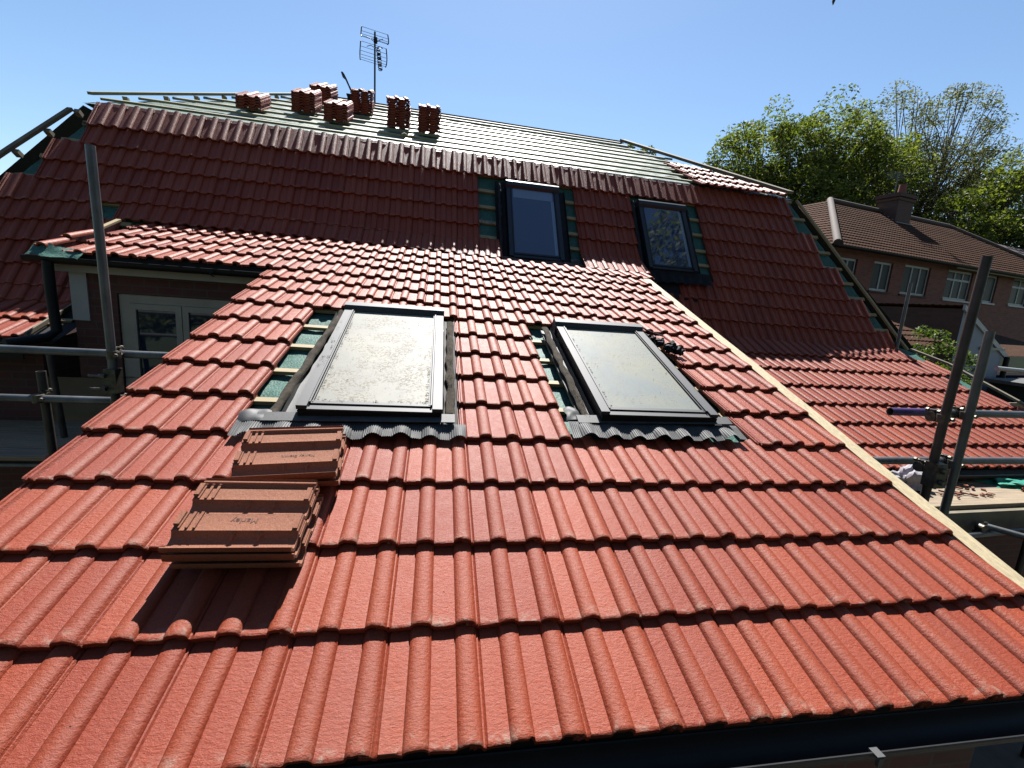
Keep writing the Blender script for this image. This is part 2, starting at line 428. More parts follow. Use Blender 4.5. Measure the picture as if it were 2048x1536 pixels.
for j in range(16):
    def nose(u, n, j=j): return PA(u, va(j, u), n)
    def head(u, n, j=j):
        g = va(min(j + 1, 16), u) - va(j, u)
        return PA(u, va(j, u) + g * 1.16, n)
    i0 = -6 if j >= 12 else 0
    i1 = 14 if j < 15 else 15
    prev_missing = True
    for i in range(i0, i1):
        uc = .3 * i + .045
        miss = False
        if 4 <= j <= 8 and (.5 < uc < 1.65 or 2.3 < uc < 3.36): miss = True
        if miss: prev_missing = True; continue
        kw = {}
        if j == 9: pass
        lay_tile(mb, nose, head, .3 * i, prev_missing or True, cut_r=(.05 if (j == 15 and i == 14) else None), big=(j < 4), lift=rnd(0, .003))
        prev_missing = False
roofA = mb.build('roof', M_TILE, EXT, smooth=38, attr=True)
# membrane with folds
mb = MB(); nu, nv = 90, 110
for a in range(nu + 1):
    for b in range(nv + 1):
        u = -.13 + 4.26 * a / nu; v = .03 + 5.0 * b / nv
        z = -.068 + .012 * noise.noise(Vector((u * 6, v * 9, 1))) + .006 * noise.noise(Vector((u * 20 + v * 12, v * 5, 4)))
        mb.vert(PA(u, v, z))
for a in range(nu):
    for b in range(nv):
        i = a * (nv + 1) + b; mb.face(i, i + nv + 1, i + nv + 2, i + 1)
for a in range(30):
    for b in range(20):
        pass
mb.build('roof_membrane', M_UNDER, roofA, smooth=60)
mb = MB()
for a in range(31):
    for b in range(21):
        u = -2.06 + 1.95 * a / 30; v = 4.13 + 1.3 * b / 20
        mb.vert(PA(u, v, -.064 + .01 * noise.noise(Vector((u * 6, v * 9, 1)))))
for a in range(30):
    for b in range(20):
        i = a * 21 + b; mb.face(i, i + 21, i + 22, i + 1)
mb.build('roof_membrane', M_UNDER, roofA, smooth=60)
# battens
for j in range(0, 15):
    for (ua, ub) in (((-.1, 4.08),) if not 4 <= j + 1 <= 9 else ((-.1, .80), (1.60, 2.49), (3.28, 4.08))):
        m2 = MB(); va_, vb_ = va(j, ua) + .345, va(j, ub) + .345
        a, b = PA(ua, va_, -.056), PA(ub, vb_, -.056)
        m2.box(a, b - a, PA(0, .045) - PA(0, 0), PA(0, 0, .026) - PA(0, 0, 0))
        m2.build('batten', M_BATTEN, roofA)
# timber verge board on the right edge
mb = MB(); seg = 24
for k in range(seg + 1):
    v = .05 + 4.78 * k / seg; wob = .006 * noise.noise(Vector((v * 1.3, 0, 0))) - .010 * max(0, (v - 2.5)) / 2
    for (u, n) in ((4.092, -.07), (4.092, .006), (4.190, .006), (4.190, -.07)): mb.vert(PA(u + wob, v, n))
for k in range(seg):
    for q in range(4):
        a = 4 * k + q; b = 4 * k + (q + 1) % 4; mb.face(a, b, b + 4, a + 4)
mb.face(3, 2, 1, 0); mb.face(*[4 * seg + q for q in range(4)])
mb.build('verge_board', M_BOARD, roofA)
mb = MB(); mb.box(PA(4.045, .05, -.20), PA(0, 4.75) - PA(0, 0), Vector((.03, 0, 0)), PA(0, 0, .148) - PA(0, 0, 0)); mb.build('barge_rafter', M_OLDWOOD, roofA)
# walls below
mb = MB()
for x in (.02, 3.98):
    i = [mb.vert(p) for p in (Vector((x, .28, -3)), Vector((x, 5.0, -3)), PA(x, 5.0 / cos(AL), -.2), PA(x, .28 / cos(AL), -.06))]
    mb.face(*i)
mb.quad((.02, .28, -3), (3.98, .28, -3), PA(3.98, .28 / cos(AL), -.06), PA(.02, .28 / cos(AL), -.06))
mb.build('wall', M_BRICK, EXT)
mb = MB(); mb.box((-.05, .02, -.20), (4.15, 0, 0), (0, .03, 0), (0, 0, .19)); mb.build('fascia', M_BLACK, EXT)
mb = MB()
def gutter(mb, a, b, rad=.058, n=10):
    a, b = Vector(a), Vector(b); d = (b - a).normalized(); side = Vector((d.y, -d.x, 0)).normalized()
    for rr, fl in ((rad, 0), (rad * .93, 1)):
        L0 = []
        for e in (a, b):
            L0.append([mb.vert(e + side * (rr * cos(t)) + EZ * (-rr * sin(t))) for t in [pi * k / n for k in range(n + 1)]])
        for k in range(n):
            q = (L0[0][k], L0[0][k + 1], L0[1][k + 1], L0[1][k]); mb.face(*(q if fl else q[::-1]))
    for s_ in (1, -1): mb.tube([a + side * rad * s_, b + side * rad * s_], .005, 6)
gutter(mb, (-.1, -.045, -.035), (4.3, -.045, -.035)); g_ = mb.build('gutter', M_BLACK, EXT, smooth=40)
for x in (1.2, 2.86):
    m2 = MB(); m2.box((x, -.118, -.040), (.028, 0, 0), (0, .03, 0), (0, 0, .010)); m2.box((x + .005, -.12, -.065), (.018, 0, 0), (0, .010, 0), (0, 0, .03)); m2.build('gutter_bracket', M_LEAD, g_)
mb = MB(); gutter(mb, (-.1, -.045, -.035), (4.3, -.045, -.035), .01) if False else None

# ---------------------------------------------------------------- roof windows
def roof_window(P, root, u0, u1, v0, v1, glassm, frame_m, hood_n=.135, top=.10, dirty=False, blind=False, gname='dirty'):
    """P(u,v,n) maps to world. Body box, cladding rails, hood, recessed pane."""
    fw = .055
    def bx(mb, a0, a1, b0, b1, n0, n1, m=0):
        o = P(a0, b0, n0); mb.box(o, P(a1, b0, n0) - o, P(a0, b1, n0) - o, P(a0, b0, n1) - o, m)
    mb = MB()
    # outer kerb (four sides)
    bx(mb, u0 + .008, u1 - .008, v0, v0 + .05, -.03, top - .022)
    bx(mb, u0 + .008, u0 + .05, v0 + .05, v1, -.03, top - .022); bx(mb, u1 - .05, u1 - .008, v0 + .05, v1, -.03, top - .022)
    body = mb.build('roof_window', M_BLACK if dirty else M_FRAMED, root)
    for a, b in ((u0, u0 + fw), (u1 - fw, u1)):
        m2 = MB(); mid = v0 + (v1 - v0) * .62
        bx(m2, a, b, v0 + .012, mid, top - .022, top + .004); bx(m2, a, b, mid + .003, v1 - .09, top - .022, top + .002)
        ins = (b + .003, b + .012) if a == u0 else (a - .012, a - .003)
        bx(m2, ins[0], ins[1], v0 + .05, v1 - .09, top - .03, top + .006)
        ins = (b + .016, b + .022) if a == u0 else (a - .022, a - .016)
        bx(m2, ins[0], ins[1], v0 + .06, v1 - .09, top - .03, top - .001)
        m2.build('side_rail', frame_m, body)
    m2 = MB(); bx(m2, u0 + fw, u1 - fw, v0 + .004, v0 + .045, top - .045, top - .012); bx(m2, u0 + fw + .01, u1 - fw - .01, v0 + .05, v0 + .075, top - .03, top - .004)
    m2.build('bottom_rail', frame_m, body)
    # hood: folded cladding
    m2 = MB(); ha, hb = v1 - .10, v1
    pf = [(ha - .012, top - .01), (ha, top + .012), (ha + .012, top + .030), (hb - .03, hood_n), (hb, hood_n - .012), (hb + .008, hood_n - .05), (hb + .008, -.02)]
    for (uu) in (u0 - .006, u1 + .006): 
        for (v, n) in pf: m2.vert(P(uu, v, n))
        m2.vert(P(uu, ha, -.02))
    k = len(pf) + 1
    for q in range(len(pf) - 1): m2.face(q, q + k, q + 1 + k, q + 1)
    m2.face(*range(k)); m2.face(*[k + q for q in range(k)][::-1]); m2.face(0, k - 1, 2 * k - 1, k)
    m2.build('hood', frame_m, body)
    # pane
    m2 = MB(); a, b, c, d = u0 + fw + .022, u1 - fw - .022, v0 + .075, v1 - .10
    bx(m2, a, b, c, d, top - .045, top - .014)
    pane = m2.build('glass_pane', glassm, body)
    if blind:
        m2 = MB(); bx(m2, a + .02, b - .02, d - blind, d - .01, top - .02, top - .0125); m2.build('blind', M_BLIND, pane)
        m2 = MB(); bx(m2, b - .05, b - .004, c + .01, d - blind - .005, top - .02, top - .0125); m2.build('reveal', M_BLIND, pane)
    # dark lining so that no light leaks round the pane
    m2 = MB(); bx(m2, u0 + .02, u1 - .02, v0 + .02, v1 - .02, -.05, top - .05); m2.build('inner_lining', M_DARKIN, body)
    return body, (a, b, c, d)

def apron(P, body, ua, ub, v_top, v_bot, rollk, mat_, slant=0., amp=.012, edge_seed=0, n_top=.030, n_bot=.020):
    """pleated flexible apron lying over the tile rolls"""
    mb = MB(); cols = int((ub - ua) / .0028); rows = 8
    for c in range(cols + 1):
        u = ua + (ub - ua) * c / cols
        rib = .0016 * (1 if c % 4 < 2 else -1)
        lb = .020 * noise.noise(Vector((u * 5, edge_seed, 0)))
        for r in range(rows + 1):
            s = r / rows
            v = v_top + (v_bot + lb - v_top) * s + slant * s * 0
            x = ((u + .075) % .15) - .075
            hgt = .030 * max(0, cos(min(1, abs(x) / .05) * pi / 2)) 
            n = n_top * (1 - s) + n_bot * s + hgt * s ** .7 + rib * (1 if s > .12 else .2) + .010 * sin(u * 14 + edge_seed) * s + .006 * noise.noise(Vector((u * 9, v * 9, edge_seed)))
            mb.vert(P(u + slant * s, v, n))
    for c in range(cols):
        for r in range(rows):
            i = c * (rows + 1) + r; mb.face(i, i + 1, i + rows + 2, i + rows + 1)
    return mb.build('apron_flashing', mat_, body, smooth=20)

def side_flash(P, body, ua, ub, v0, v1, mat_, seed=0, n=-.01, lip=.03):
    """shallow metal tray beside the frame with an upturned outer edge"""
    mb = MB(); K = 40
    for k in range(K + 1):
        v = v0 + (v1 - v0) * k / K
        wv = .006 * noise.noise(Vector((v * 7, seed, 0)))
        out = ua if lip > 0 else ub
        sgn = 1
        for (u, nn) in ((ua + wv, n + abs(lip)), (ua + .006 + wv, n), ((ua + ub) / 2, n - .004 + wv), (ub - .006, n), (ub, n + .035)):
            mb.vert(P(u, v, nn))
    for k in range(K):
        for q in range(4):
            a = 5 * k + q; mb.face(a, a + 1, a + 6, a + 5)
    return mb.build('side_flashing', mat_, body, smooth=40)

def crumpled_strip(P, body, ua, ub, v0, v1, mat_, name='foam_strip', seed=3, hgt=.035):
    mb = MB(); K, J = 60, 8
    for k in range(K + 1):
        v = v0 + (v1 - v0) * k / K
        cu = ua + (ub - ua) * k / K + .012 * noise.noise(Vector((v * 5, seed, 1)))
        wd = .026 + .012 * noise.noise(Vector((v * 8, seed, 7)))
        for j in range(J + 1):
            a = pi * j / J
            h = hgt * (1 + .5 * noise.noise(Vector((v * 12, j * .4, seed))))
            mb.vert(P(cu - wd * cos(a), v, .018 + h * sin(a)))
    for k in range(K):
        for j in range(J):
            i = k * (J + 1) + j; mb.face(i, i + 1, i + J + 2, i + J + 1)
    return mb.build(name, mat_, body, smooth=50)

def moss(P, body, spots, name='moss_debris', m=M_MOSS, sc=1.0):
    mb = MB()
    for (u, v, r_, n0) in spots:
        for _ in range(int(rnd(3, 26) * sc * (1 if r_ > .005 else .25))):
            a, d = rnd(0, 2 * pi), r_ * math.sqrt(random.random())
            uu, vv = u + d * cos(a), v + d * sin(a); s = rnd(.0015, .0042); nn = n0 + rnd(0, .006)
            pts = [P(uu + rnd(-s, s), vv + rnd(-s, s), nn + rnd(0, s)) for _ in range(4)]
            i = [mb.vert(p) for p in pts]
            mb.face(i[0], i[1], i[2]); mb.face(i[0], i[2], i[3]); mb.face(i[0], i[3], i[1]); mb.face(i[1], i[3], i[2])
    return mb.build(name, m, body)

W1, gp1 = roof_window(PA, EXT, .795, 1.560, 1.530, 3.035, M_GLASS1, M_FRAME, dirty=True)
tag(W1, 'roof window with a cream lichen-spotted pane, above the loose upturned tiles')
W2, gp2 = roof_window(PA, EXT, 2.495, 3.262, 1.560, 2.965, M_GLASS2, M_FRAME, dirty=True)
tag(W2, 'roof window with a grey green streaked pane, nearer the timber verge board')
apron(PA, W1, .515, 1.690, 1.505, 1.385, 0, M_LEAD, 0., edge_seed=2)
apron(PA, W2, 2.30, 3.40, 1.565, 1.42, 0, M_LEAD, 0., edge_seed=5)
for Wn, ua, ub, vv in ((W1, 0.60, 1.63, 1.50), (W2, 2.36, 3.36, 1.555)):
    m2 = MB()   # flat tray below the frame
    o = PA(ua, vv - .01, .034); m2.box(o, PA(ub, vv - .01, .052) - o, PA(ua, vv + .06, .040) - o, PA(ua, vv - .01, .038) - o); m2.build('tray_flashing', M_LEAD, Wn)
side_flash(PA, W1, .70, .79, 1.50, 3.06, M_LEAD, 1); side_flash(PA, W1, 1.565, 1.66, 1.50, 3.06, M_LEADD, 2)
side_flash(PA, W2, 2.385, 2.49, 1.55, 3.00, M_LEAD, 3); side_flash(PA, W2, 3.268, 3.365, 1.55, 3.00, M_LEADD, 4)
crumpled_strip(PA, W1, .66, .745, 1.57, 3.04, M_FOAM, seed=3, hgt=.022)
crumpled_strip(PA, W1, 1.61, 1.615, 1.62, 2.98, M_FOAM, seed=6, hgt=.010)
crumpled_strip(PA, W2, 2.435, 2.43, 1.64, 2.99, M_FOAM, seed=9, hgt=.012)
def lead_sheet(P, body, uc, vc, w_, h_, seed, m, name='lead_fold', n0=.02, amp=.03):
    mb = MB(); K = 14
    for a in range(K + 1):
        for b in range(K + 1):
            u = uc + w_ * (a / K - .5); v = vc + h_ * (b / K - .5)
            rr = max(0, 1 - ((2 * a / K - 1) ** 2 + (2 * b / K - 1) ** 2) * .5)
            mb.vert(P(u + .01 * noise.noise(Vector((u * 20, v * 20, seed))), v, n0 + amp * rr * (1 + .8 * noise.noise(Vector((u * 14, v * 14, seed))))))
    for a in range(K):
        for b in range(K):
            i = a * (K + 1) + b; mb.face(i, i + K + 1, i + K + 2, i + 1)
    return mb.build(name, m, body, smooth=60)
lead_sheet(PA, W1, .60, 1.545, .18, .11, 4, M_LEAD); lead_sheet(PA, W2, 2.345, 1.65, .09, .13, 8, M_LEAD)
a, b, c, d = gp1
moss(PA, W1, [(a + rnd(0, .62), c + rnd(0, .012), .016, .09) for _ in range(26)] + [(a + .012, rnd(c, d), .012, .09) for _ in range(26)]
     + [(b - .012, rnd(c, c + .5), .01, .09) for _ in range(14)] + [(rnd(a, b), rnd(c, d), .0035, .088) for _ in range(70)]
     + [(1.61, rnd(1.55, 2.9), .018, .03) for _ in range(40)] + [(a - .01, c + .55, .03, .095), (a + .03, c + .3, .025, .09)] + [(rnd(.8, .85), rnd(1.9, 2.8), .012, .105) for _ in range(14)])
a, b, c, d = gp2
moss(PA, W2, [(a + .01, rnd(c, d), .008, .09) for _ in range(24)] + [(rnd(a, b), rnd(c, d), .004, .088) for _ in range(30)] + [(2.43, rnd(1.6, 2.3), .018, .04) for _ in range(30)])

# black crumpled flashing lump lying to the right of the second roof window
mb = MB()
for (u, v, n, s) in ((3.46, 2.66, .05, .055), (3.40, 2.76, .05, .040), (3.51, 2.61, .045, .04), (3.37, 2.84, .04, .028), (3.34, 2.91, .035, .022)):
    b_ = bmesh.new(); bmesh.ops.create_icosphere(b_, subdivisions=3, radius=1)
    base = len(mb.v)
    for vv in b_.verts:
        q = vv.co * s * (1 + .7 * noise.noise(vv.co * 2.1 + Vector((u * 9, v * 7, 0))))
        mb.vert(PA(u + q.x, v + q.y, n + q.z * .8))
    for f in b_.faces: mb.face(*[base + x.index for x in f.verts])
    b_.free()
mb.tube([PA(3.33, 2.95, .06), PA(3.30, 2.99, .09), PA(3.36, 2.90, .08), PA(3.42, 2.78, .10)], .006, 6)
tag(mb.build('scrap_flashing', M_LEADD, None, smooth=30), 'crumpled lump of black flashing lying on the red tiles beside the grey green roof window', 'scrap flashing')

# ---------------------------------------------------------------- side bay at the left with its own wall and door
BAY = EXT
mb = MB()
mb.box((-1.99, 4.06, -3.0), (2.02, 0, 0), (0, .1, 0), (0, 0, .06)) 
mb = MB()
Yw = 4.06
def wall_holes(mb, x0, x1, z0, z1, holes, P, m=0):
    xs = sorted({x0, x1, *[h[0] for h in holes], *[h[1] for h in holes]}); zs = sorted({z0, z1, *[h[2] for h in holes], *[h[3] for h in holes]})
    for a, b in zip(xs, xs[1:]):
        for c, d in zip(zs, zs[1:]):
            cx, cz = (a + b) / 2, (c + d) / 2
            if any(h[0] < cx < h[1] and h[2] < cz < h[3] for h in holes): continue
            mb.quad(P(a, 0, c), P(b, 0, c), P(b, 0, d), P(a, 0, d), m=m)
    for h in holes:
        a, b, c, d = h[:4]; D = .10
        mb.quad(P(a, 0, c), P(a, 0, d), P(a, D, d), P(a, D, c)); mb.quad(P(b, 0, d), P(b, 0, c), P(b, D, c), P(b, D, d))
        mb.quad(P(a, 0, d), P(b, 0, d), P(b, D, d), P(a, D, d)); mb.quad(P(a, 0, c), P(a, D, c), P(b, D, c), P(b, 0, c))
PB = lambda x, y, z: Vector((x, Yw + y, z))
wall_holes(mb, -1.99, .03, .20, 1.42, [(-1.61, .0, .20, 1.04)], PB)
wall_holes(mb, -1.99, .03, -3.0, .20, [(-1.61, .0, -.28, .20)], PB)
mb.quad((-1.99, 6.2, -3), (-1.99, Yw, -3), (-1.99, Yw, 1.42), (-1.99, 6.2, 1.9))
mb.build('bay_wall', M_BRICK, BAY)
mb = MB(); mb.box((-2.0, Yw - .012, .755), (.145, 0, 0), (0, .012, 0), (0, 0, .49)); mb.build('corner_board', M_WHITE, BAY)
mb = MB(); mb.box((-4.4, Yw - .02, -.28), (2.75, 0, 0), (0, .018, 0), (0, 0, .46)); mb.build('rendered_panel', M_OCHRE, BAY)
mb = MB(); mb.box((-2.10, 3.97, 1.215), (2.1, 0, 0), (0, .02, 0), (0, 0, .09)); mb.box((-2.10, 3.99, 1.215), (2.1, 0, 0), (0, .10, 0), (0, 0, .012))
mb.build('fascia', M_CREAM, BAY)
mb = MB(); gutter(mb, (-2.22, 3.885, 1.335), (.05, 3.885, 1.335), .055); g2 = mb.build('gutter', M_BLACK, BAY, smooth=40)
m2 = MB(); m2.tube([(-2.03, 3.86, 1.30), (-2.03, 3.86, .98), (-2.03, 3.88, .66), (-2.06, 3.80, .60), (-2.2, 3.55, .56)], .042, 14); m2.build('downpipe', M_BLACK, BAY, smooth=40)
for x in (-1.6, -.65, -.2): 
    m2 = MB(); m2.box((x, 3.82, 1.30), (.025, 0, 0), (0, .15, 0), (0, 0, .02)); m2.tube([(x, 3.825, 1.31), (x, 3.815, 1.28), (x + .03, 3.82, 1.265)], .006, 6); m2.build('gutter_bracket', M_BLACK, g2)
# membrane fold at the corner of the bay eave
mb = MB(); K = 10
for a in range(K + 1):
    for b in range(K + 1):
        u = -2.17 + .42 * a / K; v = 4.04 + .16 * b / K
        mb.vert(PA(u, v + .02 * sin(a), .02 - .05 * (1 - b / K) + .02 * noise.noise(Vector((u * 12, v * 12, 2))) + (.03 if a < 4 else 0) * (b / K)))
for a in range(K):
    for b in range(K):
        i = a * (K + 1) + b; mb.face(i, i + K + 1, i + K + 2, i + 1)
mb.build('membrane_fold', M_UNDER, BAY, smooth=60)
mb = MB(); mb.box((-2.0, 3.93, 1.335), (2.0, 0, 0), (0, .006, 0), (0, 0, .06)); mb.build('shaded_membrane_skirt', M_LEADD, BAY)  # green membrane under the eave, its shade put into a near-black material
m2 = MB(); o = PA(-2.04, 4.84, .04); m2.box(o, PA(-2.04, 5.18, .06) - o, Vector((.05, 0, 0)), Vector((0, 0, .022))); m2.build('verge_batten', M_BATTEN, roofA)
# loose verge tiles turned up along the left edge of the bay
mb = MB()
for k, (v, ln) in enumerate(((4.13, .36), (4.47, .34))):
    lay_tile(mb, lambda u, n, v=v: PA(u, v + .03, n + .035 + .0 * u), lambda u, n, v=v: PA(u, v + .4, n + .03), -2.10, False, cut_r=.05, cut_l=-.06)
mb.build('verge_tiles', M_TILE, roofA, smooth=38, attr=True)
# door / window unit
def casement(root, x0, x1, z0, z1, y, panes, m, fw=.06, sash=.045, pane_m=M_GLASS, name='window', transom=None, L=lambda x, y, z: Vector((x, y, z)), depth=.06):
    mb = MB()
    def b(a0, a1, c0, c1, d0, d1):
        o = L(a0, y + d0, c0); mb.box(o, L(a1, y + d0, c0) - o, L(a0, y + d1, c0) - o, L(a0, y + d0, c1) - o)
    b(x0, x1, z1 - fw, z1, 0, depth); b(x0, x1, z0, z0 + fw, 0, depth); b(x0, x0 + fw, z0 + fw, z1 - fw, 0, depth); b(x1 - fw, x1, z0 + fw, z1 - fw, 0, depth)
    n = panes; wd = (x1 - x0 - 2 * fw) / n; gl = []
    for k in range(n):
        a, e = x0 + fw + wd * k, x0 + fw + wd * (k + 1)
        if k: b(a - sash * .35, a + sash * .35, z0 + fw, z1 - fw, .002, depth - .004)
        zz = [(z0 + fw, z1 - fw)] if transom is None else [(z0 + fw, z0 + (z1 - z0) * transom), (z0 + (z1 - z0) * transom, z1 - fw)]
        for (c, d) in zz:
            s2 = sash
            b(a + .004, e - .004, d - s2, d - .002, -.012, .03); b(a + .004, e - .004, c + .002, c + s2, -.012, .03)
            b(a + .004, a + s2, c + s2, d - s2, -.012, .03); b(e - s2, e - .004, c + s2, d - s2, -.012, .03)
            gl.append((a + s2, e - s2, c + s2, d - s2))
    fr = mb.build(name, m, root)
    for (a, e, c, d) in gl:
        m2 = MB(); o = L(a, y + .008, c); m2.box(o, L(e, y + .008, c) - o, L(a, y + .014, c) - o, L(a, y + .008, d) - o); m2.build('glass_pane', pane_m, fr)
    return fr
casement(BAY, -1.605, -.005, -.26, 1.035, Yw + .02, 3, M_CREAM, fw=.085, sash=.06, name='bay_window')
# soffit deck under the roofs so light does not leak
mb = MB(); mb.quad(PA(-2.0, 4.25, -.10), PA(4.0, 4.25, -.10), PA(4.0, 6.2, -.10), PA(-2.0, 6.2, -.10)); mb.quad(PA(.03, .3, -.08), PA(3.97, .3, -.08), PA(3.97, 4.3, -.08), PA(.03, 4.3, -.08))
mb.build('roof_deck', M_OLDWOOD, EXT)

# ================================================================== MAIN HOUSE
HOUSE = empty('house', (2.5, 8.0, -3.0), 'main house with a steep shaded red tile slope and battened upper roof', 'house')
KN = (-.5, .7, 4.6, 8., 10.3)
ST = [(0, 0, 0, -.03, -.03), (-.30, -.304, -.312, -.36, -.39), (-.60, -.583, -.605, -.68, -.73), (-.88, -.85, -.897, -.97, -1.04), (-1.20, -1.095, -1.16, -1.276, -1.342),
      (-1.47, -1.343, -1.414, -1.54, -1.615), (-1.74, -1.66, -1.70, -1.80, -1.89), (-2.03, -1.98, -2.0, -2.12, -2.174), (-2.28, -2.28, -2.3, -2.39, -2.45)]
LOWR = {9: -.36, 10: -.76, 11: -1.17, 12: -1.56, 13: -1.93, 14: -2.29, 15: -2.64}
LOWL = {9: -.04, 10: -.44, 11: -.81}
def ts(j, u, left=False):
    if j <= 8: return lerp_knots(KN, ST[j], u)
    return TS + (LOWL if left else LOWR)[j]
ENDR = {0: 33, 1: 33, 2: 34, 3: 34, 4: 35, 5: 35, 6: 36, 7: 36, 8: 37, 9: 37.5, 10: 38, 11: 37.5, 12: 38.5, 13: 39.5, 14: 40.5, 15: 41.5}
ENDL = {0: 0, 1: 0, 2: -1, 3: -1, 4: -2, 5: -3, 6: -4, 7: -5, 8: -6, 9: -6, 10: -7, 11: -8}
def mk(j, left=False, kick=False):
    def nose(u, n):
        if kick:
            x = (O + E1 * u).x; return PA(x, lerp_knots((-.15, 1.95, 4.1), VTOP, x) - .02, n + .022).lerp(PS(u, ts(5, u), n), .5)
        return PS(u, ts(j, u, left), n)
    def head(u, n):
        if kick: return PS(u, ts(5, u) + .34, n)
        t = ts(j, u, left); g = (ts(j - 1, u, left) - t) if j > 0 else .36
        return PS(u, t + max(g * 1.16, .33), n)
    return nose, head
mb = MB()
for j in range(0, 16):
    for i in range(-9, 43):
        ul, ur = .3 * i - .105, .3 * i + .195; uc = (ul + ur) / 2
        left = uc < .5
        x = (O + E1 * uc).x
        if j > 11 and left: continue
        if i < ENDL.get(j, -9): continue
        cut_r = None
        er = ENDR[j]
        if i > er: continue
        if er != int(er) and i == int(er) + 0 and False: pass
        if er != int(er) and i == int(er + .5): cut_r = .05
        if j >= 6 and uc > .5 and not (x > 4.3 if j != 7 else x > 3.9):
            if not (j >= 8 and x > 4.0): 
                continue
        if j >= 9 and uc > .5 and uc < 5: continue
        # openings
        if 1 <= j <= 4 and 4.69 < uc < 6.10: continue
        if j == 5 and 5.0 < uc < 6.15: continue
        if 1 <= j <= 5 and 7.12 < uc < 8.20: continue
        if j == 6 and uc < 7.80 and uc > .5: continue
        if j == 5 and .2 < uc < .48: continue
        kick = (j == 5 and uc > .48 and uc < 7.1)
        if j >= 9 and left:
            if ul > .3: continue
            if ur > .3: cut_r = .05
        nz, hd = mk(j, left, kick)
        lift = 0
        if j == 0 and uc < 9.9: 
            lift = .006
        lay_tile(mb, nz, hd, .3 * i, True, cut_r=cut_r, lift=lift + rnd(0, .002))
roofS = mb.build('steep_roof', M_TILE, HOUSE, smooth=38, attr=True)
# membrane under steep slope
def sheet(P, us, vs, n, name, m, parent, amp=.008, nn=(60, 24)):
    mb = MB()
    for a in range(nn[0] + 1):
        for b in range(nn[1] + 1):
            fb = b / nn[1]; v = vs[0] + (vs[1] - vs[0]) * fb
            ua = us(v)[0]; ub = us(v)[1]; u = ua + (ub - ua) * a / nn[0]
            mb.vert(P(u, v, n + amp * noise.noise(Vector((u * 5, v * 8, 3))) + amp * .6 * noise.noise(Vector((u * 13 + v * 6, v * 3, 8)))))
    for a in range(nn[0]):
        for b in range(nn[1]):
            i = a * (nn[1] + 1) + b; mb.face(i, i + nn[1] + 1, i + nn[1] + 2, i + 1)
    return mb.build(name, m, parent, smooth=60)
hipL = lambda t: -.27 + .5 * t if t > TS else -.27 + .5 * TS
hipR = lambda t: 10.36 - .46 * t if t > TS else 11.78
sheet(PS, lambda t: (hipL(t) + .02, hipR(t) - .02), (TS, .38), -.066, 'roof_membrane', M_UNDER, roofS, nn=(160, 30))
sheet(PS, lambda t: (5.5, 11.72), (TS - 2.66, TS), -.066, 'roof_membrane', M_UNDER, roofS, nn=(60, 24))
sheet(PS, lambda t: (-3.4, .32), (TS - .84, TS), -.066, 'roof_membrane', M_UNDER, roofS, nn=(40, 16))
def batten(P, a, b, parent, m, w_=.05, t_=.030, n0=-.056, name='batten'):
    m2 = MB(); o = P(a[0], a[1], n0); e = P(b[0], b[1], n0)
    m2.box(o, e - o, P(a[0], a[1] + w_, n0) - o, P(a[0], a[1], n0 + t_) - o); return m2.build(name, m, parent)
for j in range(0, 5):      # battens crossing the stripped strips beside the roof windows
    for (a, b) in ((4.66, 4.95 if j else 5.0), (5.95, 6.2)):
        batten(PS, (a, ts(j + 1, a) + .345), (b, ts(j + 1, b) + .345), roofS, M_BATTEN, n0=-.056)
for j in range(0, 5):
    batten(PS, (7.98, ts(j + 1, 8.) + .345), (8.26, ts(j + 1, 8.2) + .345), roofS, M_BATTEN, n0=-.056)
for j in range(-1, 8):
    t = (ts(j + 1, 10.3) + .335); t0 = t
    batten(PS, (9.6, t), (hipR(t) - .02, t), roofS, M_BATTEN, n0=-.056)
for j in range(0, 9):
    t = ts(j, -.5) + .335 - .0
    batten(PS, (hipL(t) + .03, t), (.6, t), roofS, M_BATTEN, n0=-.056)
for j in range(9, 12):
    t = ts(j, 0, True) + .34
    batten(PS, (-3.0, t), (.40, t), roofS, M_BATTEN, n0=-.056)
# hip boards on the steep slope
def board(P, pts, parent, m, w_=.045, t_=.03, name='hip_board'):
    mb = MB(); K = len(pts)
    for (u, v, n) in pts:
        for (du, dn) in ((-w_ / 2, 0), (-w_ / 2, t_), (w_ / 2, t_), (w_ / 2, 0)): mb.vert(P(u + du, v, n + dn))
    for k in range(K - 1):
        for q in range(4):
            a = 4 * k + q; b = 4 * k + (q + 1) % 4; mb.face(a, b, b + 4, a + 4)
    mb.face(3, 2, 1, 0); mb.face(*[4 * (K - 1) + q for q in range(4)])
    return mb.build(name, m, parent)
board(PS, [(10.27, .33, .0), (10.64, -.484, .0), (10.93, -1.157, 0), (11.17, -1.70, 0), (11.36, -2.16, 0), (11.50, -2.44, 0)], roofS, M_BATTEN)
board(PS, [(11.55, -2.46, .02), (11.78, -2.9, .02), (11.80, -3.6, .01), (11.80, -5.1, .0)], roofS, M_OLDWOOD, .05)
board(PS, [(-.29, .12, .075), (-.49, -.22, .075), (-.69, -.56, .075), (-.87, -.88, .075), (-1.45, -1.9, .07)], roofS, M_OLDWOOD, .05, .04)
for (t, d) in ((.10, .12), (-.26, .14), (-.62, .12), (-1.0, .12)):      # blocks carrying the hip board
    m2 = MB(); u = -.30 + .585 * t; o = PS(u - .03, t, .0); m2.box(o, E1 * .06, PS(u - .03, t + .05, 0) - o, PS(u - .03, t, .076) - o); m2.build('hip_block', M_OLDWOOD, roofS)
batten(PS, (-.22, .02), (.02, .02), roofS, M_OLDWOOD)
